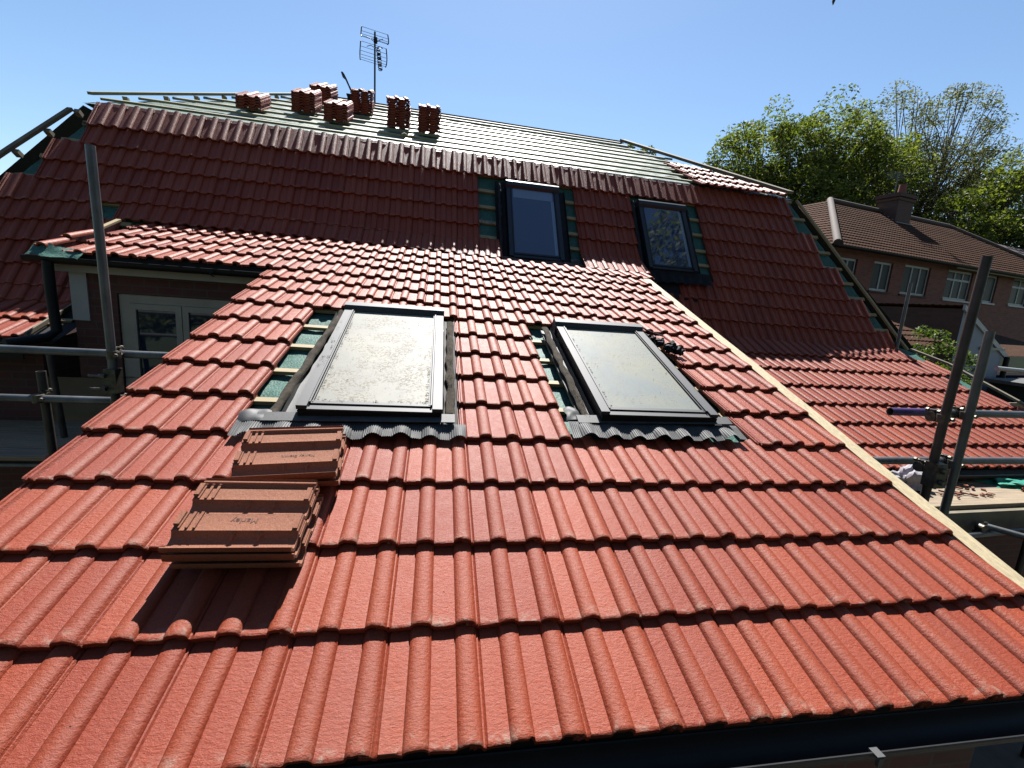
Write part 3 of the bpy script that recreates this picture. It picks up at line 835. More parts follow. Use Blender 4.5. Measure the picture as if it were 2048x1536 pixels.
# lettering printed on the membrane, seen between two battens
def text_mesh(s, size, m, name, place, parent=None, extrude=.0004):
    cu = bpy.data.curves.new('txt', 'FONT'); cu.body = s; cu.size = size; cu.extrude = extrude; cu.resolution_u = 3
    o = bpy.data.objects.new('txt', cu); COL.objects.link(o)
    bpy.context.view_layer.update()
    me = bpy.data.meshes.new_from_object(o.evaluated_get(bpy.context.evaluated_depsgraph_get()))
    bpy.data.objects.remove(o); bpy.data.curves.remove(cu)
    me.materials.clear(); me.materials.append(m)
    for v in me.vertices: v.co = place(v.co)
    ob = bpy.data.objects.new(name, me); COL.objects.link(ob)
    if parent: attach(ob, parent)
    return ob
M_PRINT = simple('membrane_print', (.25, .34, .36), .7)
text_mesh('ire', .17, M_PRINT, 'printed_lettering', lambda p: PS(4.72 + p.x, -.83 + p.y * .8, -.022 + p.z), roofS)

# roof windows on the steep slope
PSn = lambda u, v, n=0.: PS(u, v, n)
W3, gp3 = roof_window(PSn, HOUSE, 5.085, 5.865, -1.425, -.135, M_GLASSB, M_FRAMED, top=.10, blind=.17)
tag(W3, 'dark framed roof window with a blind line near the top, left one on the steep slope')
W4, gp4 = roof_window(PSn, HOUSE, 7.150, 7.935, -1.400, -.185, M_GLASSB, M_FRAMED, top=.10, blind=.03)
tag(W4, 'dark framed roof window reflecting a green tree, right one on the steep slope')
side_flash(PSn, W3, 4.93, 5.08, -1.47, -.06, M_LEADD, 11); side_flash(PSn, W3, 5.87, 5.99, -1.47, -.12, M_LEADD, 12)
side_flash(PSn, W4, 7.06, 7.145, -1.45, -.1, M_LEADD, 13); side_flash(PSn, W4, 7.94, 8.03, -1.45, -.15, M_LEADD, 14)
crumpled_strip(PSn, W3, 4.99, 5.0, -1.40, -.12, M_LEADD, 'rubber_strip', 21, .03)
crumpled_strip(PSn, W4, 7.09, 7.10, -1.40, -.14, M_LEADD, 'rubber_strip', 24, .03)
crumpled_strip(PSn, W4, 7.98, 8.03, -1.36, -.2, M_LEADD, 'rubber_strip', 25, .025)
# aprons
mb = MB(); K = 60
for k in range(K + 1):
    u = 4.98 + 1.18 * k / K
    for r in range(6):
        s = r / 5
        p = PS(u, -1.42 - .07 * s - .02 * noise.noise(Vector((u * 4, 1, 0))) * s, .07 + .01 * sin(u * 9) + .012 * s)
        mb.vert(p)
for k in range(K):
    for r in range(5):
        i = k * 6 + r; mb.face(i, i + 1, i + 7, i + 6)
mb.build('apron_flashing', M_RUST, W3, smooth=40)
apron(PSn, W4, 7.0, 8.15, -1.40, -1.60, 0, M_LEADD, 0., edge_seed=9, n_top=.06, n_bot=.05)
lead_sheet(PSn, W4, 8.08, -1.50, .17, .16, 31, M_LEADD, n0=.03); lead_sheet(PSn, W3, 6.05, -1.38, .14, .10, 33, M_LEAD, n0=.02, amp=.04)
mb = MB(); o = PS(6.15, -1.95, -.025); mb.box(o, PS(7.95, -1.95, -.025) - o, PS(6.15, -1.5, -.025) - o, PS(6.15, -1.95, -.015) - o); mb.build('gap_patch', M_LEADD, roofS)  # near-black sheet filling the gap below the right roof window

# ---------------------------------------------------------------- upper roof: membrane, battens, ridge, part tiled at the right
uL = lambda v: -.28 + .80 * v; uR = lambda v: 10.22 - .775 * v
VRG = 2.84
roofT = sheet(PT, lambda v: (uL(v), uR(v)), (-.02, VRG), -.02, 'upper_roof', M_UNDERSHEEN, HOUSE, amp=.010, nn=(220, 60))
for k in range(8):
    v = .13 + .345 * k
    a, b = uL(v) + .02, uR(v) - .03
    if 0 < k <= 4: b = 9.6 - .28 * (k - 1)
    m2 = MB(); o = PT(a, v, .012); e = PT(b, v, .012)
    K = 16      # slightly bowed timber
    for q in range(K + 1):
        u = a + (b - a) * q / K; dv = .006 * noise.noise(Vector((u * .8, k * 3.3, 0)))
        for (vv, n) in ((v + dv, .005), (v + dv, .034), (v + dv + .045, .034), (v + dv + .045, .005)): m2.vert(PT(u, vv, n))
    for q in range(K):
        for s in range(4):
            i = 4 * q + s; jn = 4 * q + (s + 1) % 4; m2.face(i, i + 4, jn + 4, jn)
    m2.face(0, 1, 2, 3); m2.face(*[4 * K + s for s in range(4)][::-1])
    m2.build('batten', M_TBATTEN, roofT)
m2 = MB(); m2.box(PT(uL(VRG) - .1, VRG - .02, .02), PT(uR(VRG), VRG - .02, .02) - PT(uL(VRG) - .1, VRG - .02, .02), E2 * .05, EZ * .05); m2.build('ridge_board', M_OLDWOOD, roofT)
m2 = MB(); m2.box(PT(uL(VRG), VRG - .10, .034), PT(uR(VRG), VRG - .10, .034) - PT(uL(VRG), VRG - .10, .034), PT(0, VRG - .05) - PT(0, VRG - .10), EZ * .012); m2.build('ridge_batten', M_BATTEN, roofT)
board(PT, [(-.27, .16, .045), (uL(1.4), 1.4, .045), (uL(VRG), VRG, .04)], roofT, M_TBATTEN, .055, .035)
board(PT, [(10.2, .10, .05), (uR(1.4), 1.4, .05), (uR(VRG), VRG, .05)], roofT, M_OLDWOOD, .13, .05)
for (v, l_) in ((.32, .3), (.72, .16), (1.05, .16), (1.38, .14), (1.72, .12), (2.1, .12)):
    m2 = MB(); u = uL(v) + .03; o = PT(u, v, -.01); m2.box(o, E1 * .06, E2 * .05, PT(u, v, .05) - PT(u, v, -.01)); m2.build('hip_block', M_BATTEN, roofT)
mb = MB()
for r in range(4):
    v0 = -.10 + .345 * r
    i_end = (9.87, 9.57, 9.27, 8.97)[r]
    u = 8.475
    k = 0
    while 8.475 + .3 * k + .195 - .105 <= i_end + .15:
        lay_tile(mb, lambda uu, n, v0=v0: PT(uu, v0, n + .06), lambda uu, n, v0=v0: PT(uu, v0 + .40, n + .06), 8.475 + .3 * k, True); k += 1
    if r < 4:   # cut half tile along the hip
        lay_tile(mb, lambda uu, n, v0=v0: PT(uu, v0 + .0, n + .06), lambda uu, n, v0=v0: PT(uu, v0 + .26, n + .06), 8.475 + .3 * k, True, cut_r=.05)
mb.build('laid_tiles', M_TILE, roofT, smooth=38, attr=True)
# back and side slopes, walls so the house is solid from other positions
mb = MB()
L0, L1, L2, L3 = PS(hipL(TS), TS, -.04), PS(-.24, .36, -.04), PT(uL(VRG), VRG, -.03), None
for a, b in ((PS(hipL(TS), TS, -.05), PS(-.30, .36, -.05)), (PT(-.28, 0, -.03), PT(uL(VRG), VRG, -.03))):
    mb.quad(a, b, b + E2 * (8 if b is not L2 else 0.5), a + E2 * 9)
for a, b in ((PS(hipR(TS), TS, -.05), PS(10.3, .36, -.05)), (PT(10.22, 0, -.03), PT(uR(VRG), VRG, -.03))):
    mb.quad(b, a, a + E2 * 9, b + E2 * 8)
mb.quad(PT(uL(VRG), VRG, -.03), PT(uR(VRG), VRG, -.03), PT(uR(VRG), VRG, -.03) + E2 * 5 - EZ * 3, PT(uL(VRG), VRG, -.03) + E2 * 5 - EZ * 3)
mb.build('side_slopes', M_LEADD, HOUSE)
wz = -3.0
for (u0_, u1_, tt) in ((-3.4, .33, TS - .62), (6.9, 11.7, TS - 2.45)):
    mb = MB(); p, q = PS(u0_, tt, -.16), PS(u1_, tt, -.16)
    mb.quad((p.x, p.y, wz), (q.x, q.y, wz), q, p)
    for e in (p, q):
        f = e + E2 * 7; mb.quad((e.x, e.y, wz), (f.x, f.y, wz), (f.x, f.y, e.z + 1.0), e)
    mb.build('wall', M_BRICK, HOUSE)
# the left foot of the roof: gutter and fascia; right foot likewise
mb = MB(); p, q = PS(-3.4, TS - .88, -.02), PS(.36, TS - .88, -.02); gutter(mb, p, q, .055); mb.build('gutter', M_BLACK, HOUSE, smooth=40)
mb = MB(); p, q = PS(6.8, TS - 2.70, -.02), PS(12.0, TS - 2.70, -.02); gutter(mb, p, q, .058); mb.build('gutter', M_BLACK, HOUSE, smooth=40)
for (a, b, tt) in ((-3.4, .34, TS - .83), (6.8, 11.8, TS - 2.64)):
    mb = MB(); p = PS(a, tt, -.03); q = PS(b, tt, -.03); mb.box(p, q - p, E2 * .02, EZ * -.17); mb.build('fascia', M_BLACK, HOUSE)
# valley membrane beside the bay and sarking
mb = MB(); o = PS(.28, TS - .82, -.05); mb.box(o, E1 * .30, PS(.28, TS, -.05) - o, EZ * .006); mb.build('valley_liner', M_LEADD, HOUSE)
for k in range(3):
    t = TS - .2 - .2 * k
    batten(PS, (.30, t), (.50, t), HOUSE, M_BATTEN, n0=-.05, name='valley_batten') if k == 1 else None
m2 = MB(); o = PS(.36, TS - .80, .0); m2.box(o, E1 * .02, PS(.36, TS - .1, .0) - o, EZ * .04); m2.build('valley_lip', M_OLDWOOD, HOUSE)

# ================================================================== LOOSE TILES
def tile_object_mesh(name, L=.42, m=M_TILE, worn=False):
    mb = MB(); P = [(x - .022, z) for x, z in prof(True)]
    r = random.random()
    st = [0, .01, .03, .2, .39, .42]
    top = [[mb.vert((x, y, z + (-.003 if k == 0 else 0)), (r, y / L, 0)) for (x, z) in P] for k, y in enumerate(st)]
    bot = [[mb.vert((x, y, z - THK + (.004 if z > .012 else 0)), (r, .5, 0)) for (x, z) in P] for k, y in enumerate(st)]
    n = len(P)
    for a, b in zip(top, top[1:]):
        for j in range(n - 1): mb.face(a[j], a[j + 1], b[j + 1], b[j])
    for a, b in zip(bot, bot[1:]):
        for j in range(n - 1): mb.face(a[j + 1], a[j], b[j], b[j + 1])
    for j in range(n - 1):
        mb.face(top[0][j + 1], top[0][j], bot[0][j], bot[0][j + 1]); mb.face(top[-1][j], top[-1][j + 1], bot[-1][j + 1], bot[-1][j])
    for k in range(len(st) - 1):
        mb.face(top[k][n - 1], bot[k][n - 1], bot[k + 1][n - 1], top[k + 1][n - 1]); mb.face(bot[k][0], top[k][0], top[k + 1][0], bot[k + 1][0])
    if worn:
        for cx in (-.022, .128):
            for y in (.13, .22): 
                i = [mb.vert(p) for p in ((cx - .03, y - .012, -THK + .002), (cx - .03, y + .012, -THK + .002), (cx - .004, y, .004), (cx - .03, y, -THK - .004))]; mb.face(i[0], i[1], i[2]); mb.face(i[0], i[2], i[3]); mb.face(i[1], i[3], i[2])
    # nibs, weather bars and stiffening cones on the underside
    for cx in (-.095, .05):
        for y in (.345, .37, .395): mb.box((cx - .04, y, -THK - .007), (.075, 0, 0), (0, .009, 0), (0, 0, .009))
        mb.box((cx - .035, .40, -THK - .016), (.06, 0, 0), (0, .018, 0), (0, 0, .018))
        mb.box((cx - .035, .004, -THK - .006), (.07, 0, 0), (0, .018, 0), (0, 0, .008))
    return mb, m
mbt, _ = tile_object_mesh('roof_tile')
TMESH = mbt.build('roof_tile', M_TILE, None, smooth=38, attr=True); tile_me = TMESH.data; bpy.data.objects.remove(TMESH)
ORD = ['top', 'second', 'third', 'fourth', 'fifth', 'sixth', 'seventh', 'eighth', 'ninth', 'tenth', 'eleventh', 'twelfth', 'thirteenth', 'fourteenth', 'fifteenth']
stacks = [(1.40, .76, 5, 'leftmost stack on the battens'), (2.08, 1.10, 8, 'second stack from the left'),
          (2.18, 1.98, 8, 'back stack beside the lead scrap'), (2.60, .76, 7, 'front stack left of the aerial'),
          (2.87, 1.72, 10, 'stack by the aerial mast foot'), (3.51, .96, 12, 'tallest stack right of the aerial'), (3.99, .89, 11, 'rightmost stack on the battens')]
for si, (u, v, n, desc) in enumerate(stacks):
    rz = rnd(-.05, .05) + (-.10 if si < 4 else .02)
    for k in range(n):
        o = bpy.data.objects.new('tile', tile_me); COL.objects.link(o)
        base = PT(u + rnd(-.006, .006), v - .02 + rnd(-.006, .006), .036 + THK + .004) + EZ * (.036 * k)
        ex = (E1 * cos(rz) + E2 * sin(rz)).normalized(); nn = (PT(0, 0, 1) - PT(0, 0, 0)).normalized()
        rj = rz + rnd(-.02, .02) + (.12 if (si == 5 and k >= n - 3) else 0)
        tl = rnd(-.01, .01) - (.10 if si in (4, 5, 6) else .02)
        tdir = (PT(0, 1) - PT(0, 0)).normalized(); X = (E1 * cos(rj) + tdir * sin(rj)).normalized()
        Y = (tdir * cos(rj) - E1 * sin(rj)); Y = (Y - EZ * (-tl)).normalized(); Z = X.cross(Y).normalized(); Y = Z.cross(X)
        mw = Matrix((X, Y, Z)).transposed().to_4x4(); mw.translation = base; o.matrix_world = mw
        q = n - 1 - k
        pos = 'bottom' if k == 0 else ORD[q]
        tag(o, f'{pos} red tile of the {desc}' if k == 0 or q == 0 else f'red tile {pos} from the top of the {desc}', 'tile', 'red tiles stacked on the upper battens')
# worn upturned tiles lying on the lean-to
mbo, _ = tile_object_mesh('roof_tile', worn=True)
def loose_stack(uc, vc, rot, n, desc, text, n0=.05, tilt=0.):
    for k in range(n):
        nn = (PA(0, 0, 1) - PA(0, 0, 0)).normalized(); vd = (PA(0, 1) - PA(0, 0)).normalized(); ud = Vector((1, 0, 0))
        rk = rot + (rnd(-.02, .02) if k < n - 1 else 0)
        Yd = (ud * cos(rk) + vd * sin(rk)); Yd = -Yd        # head towards the left
        Z = -(nn + vd * tilt).normalized(); X = Yd.cross(Z).normalized(); Yd = Z.cross(X)
        me = tile_me2
        o = bpy.data.objects.new('tile', me); COL.objects.link(o)
        c = PA(uc + (.012, -.008, .01, 0)[k % 4], vc + (.0, .008, -.006, 0)[k % 4], n0 + .0275 * k) + ud * rnd(-.006, .006)
        mw = Matrix((X, Yd, Z)).transposed().to_4x4(); mw.translation = c - Yd * .21; o.matrix_world = mw
        q = n - 1 - k
        which = 'top' if q == 0 else ('bottom' if k == 0 else ORD[q])
        tag(o, f'upturned brown roof tile, {which} one of the {desc}', 'tile', 'upturned tiles lying on the lean-to roof')
        if q == 0:
            # makers' lettering pressed in the underside
            def place(p, o=o): return Vector((p.y * -1.0 + text[2], .30 - 0 - (text[3] - 0) + p.x, -THK - .0008 - p.z)) if False else Vector((p.y + text[2], text[3] + p.x, -THK - .0006 - p.z))
            t = text_mesh(text[0], text[1], M_STAMP, 'pressed_lettering', place)
            t.parent = o; t.location = (0, 0, 0)
    return o
M_STAMP = simple('pressed_shadow', (.20, .09, .055), .9)
TM2 = mbo.build('roof_tile', M_TILE_OLD, None, smooth=38, attr=True); tile_me2 = TM2.data; bpy.data.objects.remove(TM2)
loose_stack(.835, .755, -.02, 4, 'lower pile on the lean-to', ('Marley', .034, .036, .15), n0=.042)
loose_stack(.875, 1.155, .09, 3, 'upper pile against the pleated apron', ('Marley Eternit', .024, .040, .10), n0=.046)

mb = MB(); c = PT(3.62, .42, .03)
for k in range(5): mb.tube([c + E1 * (.05 * k - .16) + EZ * rnd(0, .03), c + E1 * (.05 * k - .10) + EZ * rnd(0, .05) + E2 * .03, c + E1 * (.05 * k - .05) + EZ * rnd(0, .03)], [.004, .012 + .003 * k, .004], 6)
tag(mb.build('wood_scrap', M_BATTEN, None, smooth=40), 'small pale splintered wood scrap on the membrane below the tallest tile stack', 'wood scrap')
# small chips of mortar and debris scattered on tiles
# ================================================================== AERIAL
mb_base = PT(3.0, 2.78, .0)
AER = empty('tv_aerial', mb_base, 'thin dark television aerial with two grid reflectors on a mast above the ridge', 'aerial')
AS = .73
top = mb_base + Vector((-.02, 0, 1.72 * AS))
mb = MB(); mb.tube([mb_base - EZ * .3, top], .016, 10); mb.build('mast', M_BLACK, AER, smooth=40)
def grid(c, w_, h_, rows_, name):
    mb = MB(); up = Vector((.0, .1, 1)).normalized(); ax = Vector((.985, .05, -.12)).normalized(); fwd = ax.cross(up)
    for s in (-1, 1):
        pts = []
        for k in range(9):
            f = k / 8 - .5
            pts.append(c + ax * (s * w_ / 2) + up * (h_ * f) + fwd * (-.07 * (1 - 4 * f * f)) + ax * (s * .016 * (1 - 4 * f * f)))
        mb.tube(pts, .010, 6)
    for k in range(rows_):
        f = k / (rows_ - 1) - .5
        a = c + up * (h_ * f * .96) + fwd * (-.07 * (1 - 4 * f * f))
        mb.tube([a - ax * w_ / 2, a + ax * w_ / 2], .0036, 5)
    return mb.build(name, M_BLACK, AER, smooth=40)
grid(mb_base + Vector((-.02, -.03, 1.62 * AS)), .46, .17, 5, 'reflector_grid'); grid(mb_base + Vector((-.04, -.03, 1.20 * AS)), .45, .33, 6, 'reflector_grid')
mb = MB()
for s in (-1, 1):
    for k, dz in enumerate((.10, .015)):
        c = mb_base + Vector((0, -.06, 1.30 * AS + dz)); mb.tube([c, c + Vector((s * .08, -.03, .02 + .02 * (1 - k))), c + Vector((s * .14, -.06, .05 * (1 - 1.4 * k)))], .006, 5)
mb.cbox(mb_base + Vector((0, -.05, 1.5 * AS)), .06, .05, .09)
mb.build('dipole', M_BLACK, AER, smooth=40)
mb = MB(); pts = []
for k in range(120):
    a = k * .75; pts.append(mb_base + Vector((.05 + .034 * cos(a) + .0004 * k, -.06 + .025 * sin(a * .7), 1.32 * AS - .0030 * k + .026 * sin(a))))
mb.tube(pts, .0065, 5); mb.build('coiled_cable', M_BLACK, AER, smooth=40)
# lead scrap and vent near the ridge
mb = MB(); K = 12
for a in range(K + 1):
    for b in range(5):
        s = a / K; p = PT(2.47 + .30 * s, 2.55 - .1 * s, .50 - .38 * s + .03 * sin(s * 9)); mb.vert(p + E2 * (.05 * b) + EZ * (.02 * noise.noise(Vector((s * 6, b * .7, 3)))))
for a in range(K):
    for b in range(4):
        i = a * 5 + b; mb.face(i, i + 5, i + 6, i + 1)
sc_ = mb.build('lead_scrap', M_LEADD, None, smooth=50); md = sc_.modifiers.new('thick', 'SOLIDIFY'); md.thickness = .02
tag(sc_, 'curled dark lead offcut sticking up beside the back tile stack near the ridge', 'lead scrap')
mb = MB(); o = PT(2.55, 2.45, .02); mb.box(o, E1 * .16, E2 * .14, EZ * .16); mb.box(o + E1 * -.015 + EZ * .16 - E2 * .015, E1 * .19, E2 * .17, EZ * .02)
tag(mb.build('vent_block', M_LEADD), 'small dark square block under the curled lead offcut near the ridge', 'vent')

# ================================================================== SCAFFOLDS
def coupler(root, p, ax_a, ax_b, r=.032, name='coupler', m=M_STEEL, big=False):
    p = Vector(p); a = Vector(ax_a).normalized(); b = Vector(ax_b).normalized(); c = a.cross(b).normalized()
    mb = MB(); w_ = .05
    for d_, off in ((a, -c * .026), (b, c * .026)):
        mb.tube([p + off - d_ * .025, p + off + d_ * .025], .031, 12)
        e = a.cross(d_); e = b if abs(d_.dot(a)) > .9 else a
        q = p + off + e * .036
        mb.tube([q - c * .03, q + c * .05], .007, 8); mb.tube([q + c * .03, q + c * .045], .013, 6)
        mb.tube([q - c * .035, q - c * .02], .012, 6)
        mb.box(q - d_ * .02 - e * .012 - c * .012, d_ * .04, e * .02, c * .024)
    return mb.build(name, m, root, smooth=35)
TR = .0242
SL = empty('scaffold', (-.6, 2.1, -3.0), 'grey tube scaffold with two guard rails in front of the left bay wall', 'scaffold')
mb = MB(); mb.tube([(-.456, 2.084, -3.0), (-.456, 2.084, .60)], TR, 16, hollow=True); mb.build('standard', M_TUBED, SL, smooth=40)
mb = MB(); mb.tube([(-.456, 2.084, .56), (-.462, 2.082, 1.25), (-.47, 2.08, 1.935)], TR, 16, hollow=True); mb.build('standard', M_TUBE, SL, smooth=40)
mb = MB(); mb.box((-.49, 2.045, .50), (.066, 0, 0), (0, .07, 0), (0, 0, .15)); 
for z in (.53, .61): mb.tube([(-.50, 2.04, z), (-.56, 2.03, z)], .007, 8); mb.tube([(-.50, 2.03, z), (-.47, 2.03, z)], .014, 6)
mb.build('sleeve_coupler', M_STEEL, SL, smooth=35)
mb = MB(); mb.tube([(-.83, 2.23, -3.0), (-.93, 2.217, -.05), (-.945, 2.215, .59)], TR, 16, hollow=True); mb.build('standard', M_TUBED, SL, smooth=40)
for (z, yb) in ((.735, 2.14), (.425, 2.16)):
    mb = MB(); mb.tube([(-4.2, yb, z - .004), (-.3, yb, z), (.05, yb, z + .002)], TR, 16, hollow=True); mb.build('guard_rail', M_TUBE, SL, smooth=40)
    coupler(SL, (-.456, 2.112, z), (0, 0, 1), (1, 0, 0))
coupler(SL, (-.935, 2.187, .425), (0, 0, 1), (1, 0, 0))
mb = MB(); mb.tube([(-1.55, 3.4, -3), (-1.80, 3.45, .55)], TR, 14, hollow=True); mb.build('standard', M_TUBED, SL, smooth=40)
mb = MB(); mb.tube([(-4, 3.0, -.34), (.5, 3.0, -.34)], TR, 12); mb.build('ledger', M_TUBE, SL, smooth=40)
def planks(x0, x1, y0, y1, z, nb, group, labels, yaw=0.):
    w_ = (y1 - y0) / nb
    for k in range(nb):
        mb = MB(); o = Vector((x0 + rnd(-.03, .03), y0 + w_ * k + .004, z + rnd(-.003, .003)))
        ya = yaw + rnd(-.004, .004); mb.box(o, Vector((cos(ya), sin(ya), 0)) * (x1 - x0), Vector((-sin(ya), cos(ya), 0)) * (w_ - .009), EZ * .038)
        # end bands
        ob = mb.build('scaffold_board', M_PLANK); tag(ob, labels[k], 'scaffold board', group)
        bv = ob.modifiers.new('bevel', 'BEVEL'); bv.width = .004; bv.segments = 2
planks(-4.3, .0, 2.93, 3.95, -.285, 5, 'scaffold boards of the left platform',
       ['front sunlit scaffold board of the left platform, nearest the camera', 'second scaffold board from the front of the left platform in shade', 'middle scaffold board of the left platform below the bay wall',
        'fourth scaffold board from the front of the left platform', 'rearmost scaffold board of the left platform against the ochre wall'])
# single red tile lying on the left platform, blue strap piece
o = bpy.data.objects.new('tile', tile_me); COL.objects.link(o); o.matrix_world = Matrix.Translation((-1.50, 3.00, -.22)) @ Matrix.Rotation(R(-75), 4, 'Z') @ Matrix.Rotation(R(4), 4, 'X')
tag(o, 'single red roof tile lying in shade on the left scaffold platform', 'tile')
mb = MB(); mb.box((-2.95, 3.62, .47), (.42, 0, 0), (0, .02, 0), (0, 0, .10)); ob = mb.build('blue_panel', M_BLUE)
bv = ob.modifiers.new('bevel', 'BEVEL'); bv.width = .03; bv.segments = 3
tag(ob, 'faded blue plastic strip hanging below the gutter behind the upper left guard rail', 'plastic strip')
mb = MB(); mb.tube([(-4.2, 3.2, -.24), (-2.95, 3.15, -.16)], .045, 12); tag(mb.build('dark_pipe', M_TUBED, None, smooth=40), 'short dark pipe resting on the left scaffold platform at the photo edge', 'pipe')

SR = empty('scaffold', (4.5, 1.2, -3.0), 'brown tube scaffold with two uprights and two rails to the right of the lean-to', 'scaffold')
mb = MB(); mb.tube([(4.50, 1.10, 1.66), (4.495, 1.11, .75), (4.49, 1.12, -3)], TR, 16, hollow=True); mb.build('standard', M_TUBED, SR, smooth=40)
mb = MB(); mb.tube([(4.795, 1.20, 1.255), (4.80, 1.20, .6), (4.80, 1.21, -3)], TR, 16, hollow=True); mb.build('standard', M_TUBE, SR, smooth=40)
for (z, x0) in ((.725, 4.30), (.405, 4.25)):
    mb = MB(); mb.tube([(x0, 1.27, z), (7.6, 1.30, z + .02)], TR, 16, hollow=True); mb.build('guard_rail', M_TUBE, SR, smooth=40)
    for (x, y) in ((4.495, 1.10), (4.80, 1.20)): coupler(SR, (x, y + .045, z), (0, 0, 1), (1, 0, 0))
mb = MB(); mb.tube([(4.298, 1.27, .725), (4.62, 1.273, .727)], TR + .0006, 16, cap=False); mb.build('paint_mark', M_PURPLE, SR, smooth=40)
mb = MB(); mb.box((4.462, 1.055, .31), (.07, 0, 0), (0, .075, 0), (0, 0, .15)); mb.tube([(4.50, 1.06, .42), (4.50, 1.03, .42)], .018, 8); mb.tube([(4.50, 1.06, .35), (4.50, 1.03, .35)], .018, 8)
mb.box((4.53, 1.09, .33), (.06, 0, 0), (0, .05, 0), (0, 0, .09)); mb.build('sleeve_coupler', M_STEEL, SR, smooth=35)
mb = MB(); mb.tube([(5.2, 1.70, -.42), (9.5, 2.1, -.40)], TR, 12); mb.build('ledger', M_TUBE, SR, smooth=40)
mb = MB(); mb.tube([(5.25, 2.3, -.36), (5.25, .6, -.36)], TR, 12); mb.build('transom', M_TUBE, SR, smooth=40)
mb = MB(); mb.tube([(6.15, 1.85, -.36), (7.0, .6, -.36)], TR, 12); mb.build('transom', M_TUBE, SR, smooth=40)
coupler(SR, (6.1, 1.8, -.39), (1, 0, 0), (0, 1, 0))
mb = MB(); mb.tube([(6.6, 1.78, -3), (6.6, 1.78, -.3)], TR, 12); mb.build('standard', M_TUBED, SR, smooth=40)
mb = MB(); mb.tube([(7.6, 1.9, -3), (7.6, 1.9, 1.2)], TR, 12); mb.build('standard', M_TUBED, SR, smooth=40)
mb = MB(); mb.box((4.75, 1.79, -.47), (5.2, .30, 0), (0, .04, 0), (0, 0, .21)); mb.build('edge_beam', M_OLDWOOD, SR)
planks(4.7, 9.8, 1.845, 2.50, -.26, 3, 'scaffold boards of the right platform',
       ['sunlit front scaffold board of the right platform with a dark front edge', 'middle scaffold board of the right platform carrying broken tile pieces', 'rear scaffold board of the right platform below the tile eave'], yaw=.055)
for k in range(3):
    o = bpy.data.objects.new('tile', tile_me); COL.objects.link(o)
    o.matrix_world = Matrix.Translation((7.15 + .02 * k, 2.05, -.195 + .034 * k)) @ Matrix.Rotation(R(-82 + 3 * k), 4, 'Z')
    tag(o, ['bottom red tile of the small pile on the right scaffold platform', 'middle red tile of the small pile on the right scaffold platform', 'top red tile of the small pile on the right scaffold platform'][k], 'tile', 'red tiles piled on the right platform')
mb = MB(); mb.tube([(6.35, 1.55, -.02), (7.6, 1.32, -.12)], .034, 14, hollow=True); tag(mb.build('white_tube', M_WHITE, None, smooth=40), 'pale sunlit tube end lying beside the tile pile at the right photo edge', 'tube')
def rag(c, s, h, m, name, label, cat, seed):
    b_ = bmesh.new(); bmesh.ops.create_icosphere(b_, subdivisions=4, radius=1); mb = MB()
    for v in b_.verts:
        q = v.co; k = 1 + .55 * noise.noise(q * 1.7 + Vector((seed, 0, 0))) + .3 * noise.noise(q * 4 + Vector((0, seed, 0))) + .15 * abs(noise.noise(q * 9))
        mb.vert((c[0] + q.x * s * k, c[1] + q.y * s * .6 * k, c[2] + max(-.01, q.z * h * k)))
    for f in b_.faces: mb.face(*[x.index for x in f.verts])
    b_.free(); return tag(mb.build(name, m, None, smooth=35), label, cat)
rag((5.93, 2.30, -.20), .17, .16, M_CLOTH, 'rag', 'crumpled pale pink and white rag on the right platform behind the brown upright', 'rag', 3)
rag((7.3, 2.42, -.215), .30, .05, M_GREENBAG, 'plastic_bag', 'flat turquoise green plastic bag on the right platform', 'plastic bag', 8)
mb = MB()
for k in range(34):
    c = Vector((rnd(6.0, 6.7), rnd(2.05, 2.35), -.215)); s = rnd(.01, .035); mb.box(c, Vector((s, rnd(-s, s), 0)), Vector((rnd(-s, s), s, 0)), EZ * rnd(.006, .018))
tag(mb.build('rubble', M_TILE_OLD), 'broken tile crumbs scattered between the rag and the tile pile', 'rubble', kind='stuff')
mb = MB(); mb.tube([(8.68, 5.02, -3), (8.646, 5.006, 1.94)], .0242, 12, hollow=True)
tag(mb.build('scaffold_pole', M_TUBE, None, smooth=40), 'lone grey scaffold pole standing behind the right hip in front of the shrub', 'scaffold pole')
mb = MB(); mb.tube([(9.0, 3.9, .80), (13.5, 4.6, .62)], .03, 12); tag(mb.build('rail', M_WHITE, None, smooth=40), 'bright sunlit rail running right behind the two brown uprights', 'rail')

# ================================================================== NEIGHBOUR HOUSE
def corr_roof(P, a, b, L, mname, name, parent, rows=20, clipL=None, clipR=None, per=.30, amp=.016):
    mb = MB(); g = L / rows
    for r in range(rows):
        v0, v1 = r * g, (r + 1.08) * g
        x0 = a if clipL is None else clipL(v0); x1 = b if clipR is None else clipR(v0)
        K = int((x1 - x0) / (per / 6)) + 1
        if K < 2: continue
        jn = random.random()
        for k in range(K + 1):
            x = x0 + (x1 - x0) * k / K
            hh = amp * max(0, sin(2 * pi * x / (per / 2)))
            c = (noise.random(), .5, 0)
            c = (.5 + .5 * noise.noise(Vector((math.floor(x / per) * 3.1, r * 7.7, 0))), .5, 0)
            mb.vert(P(x, v0, .035 + hh - .02), c); mb.vert(P(x, v0, .035 + hh), c); mb.vert(P(x, v1, .008 + hh), c)
        base = len(mb.v) - 3 * (K + 1)
        for k in range(K):
            i = base + 3 * k; mb.face(i, i + 3, i + 4, i + 1); mb.face(i + 1, i + 4, i + 5, i + 2)
    return mb.build(name, mname, parent, smooth=40, attr=True)
M_NTILE = tile_mat('brown_weathered_tile', (.105, .050, .029), (.18, .090, .055), eff=(.22, .15, .10), rough=.9, spec=.05)
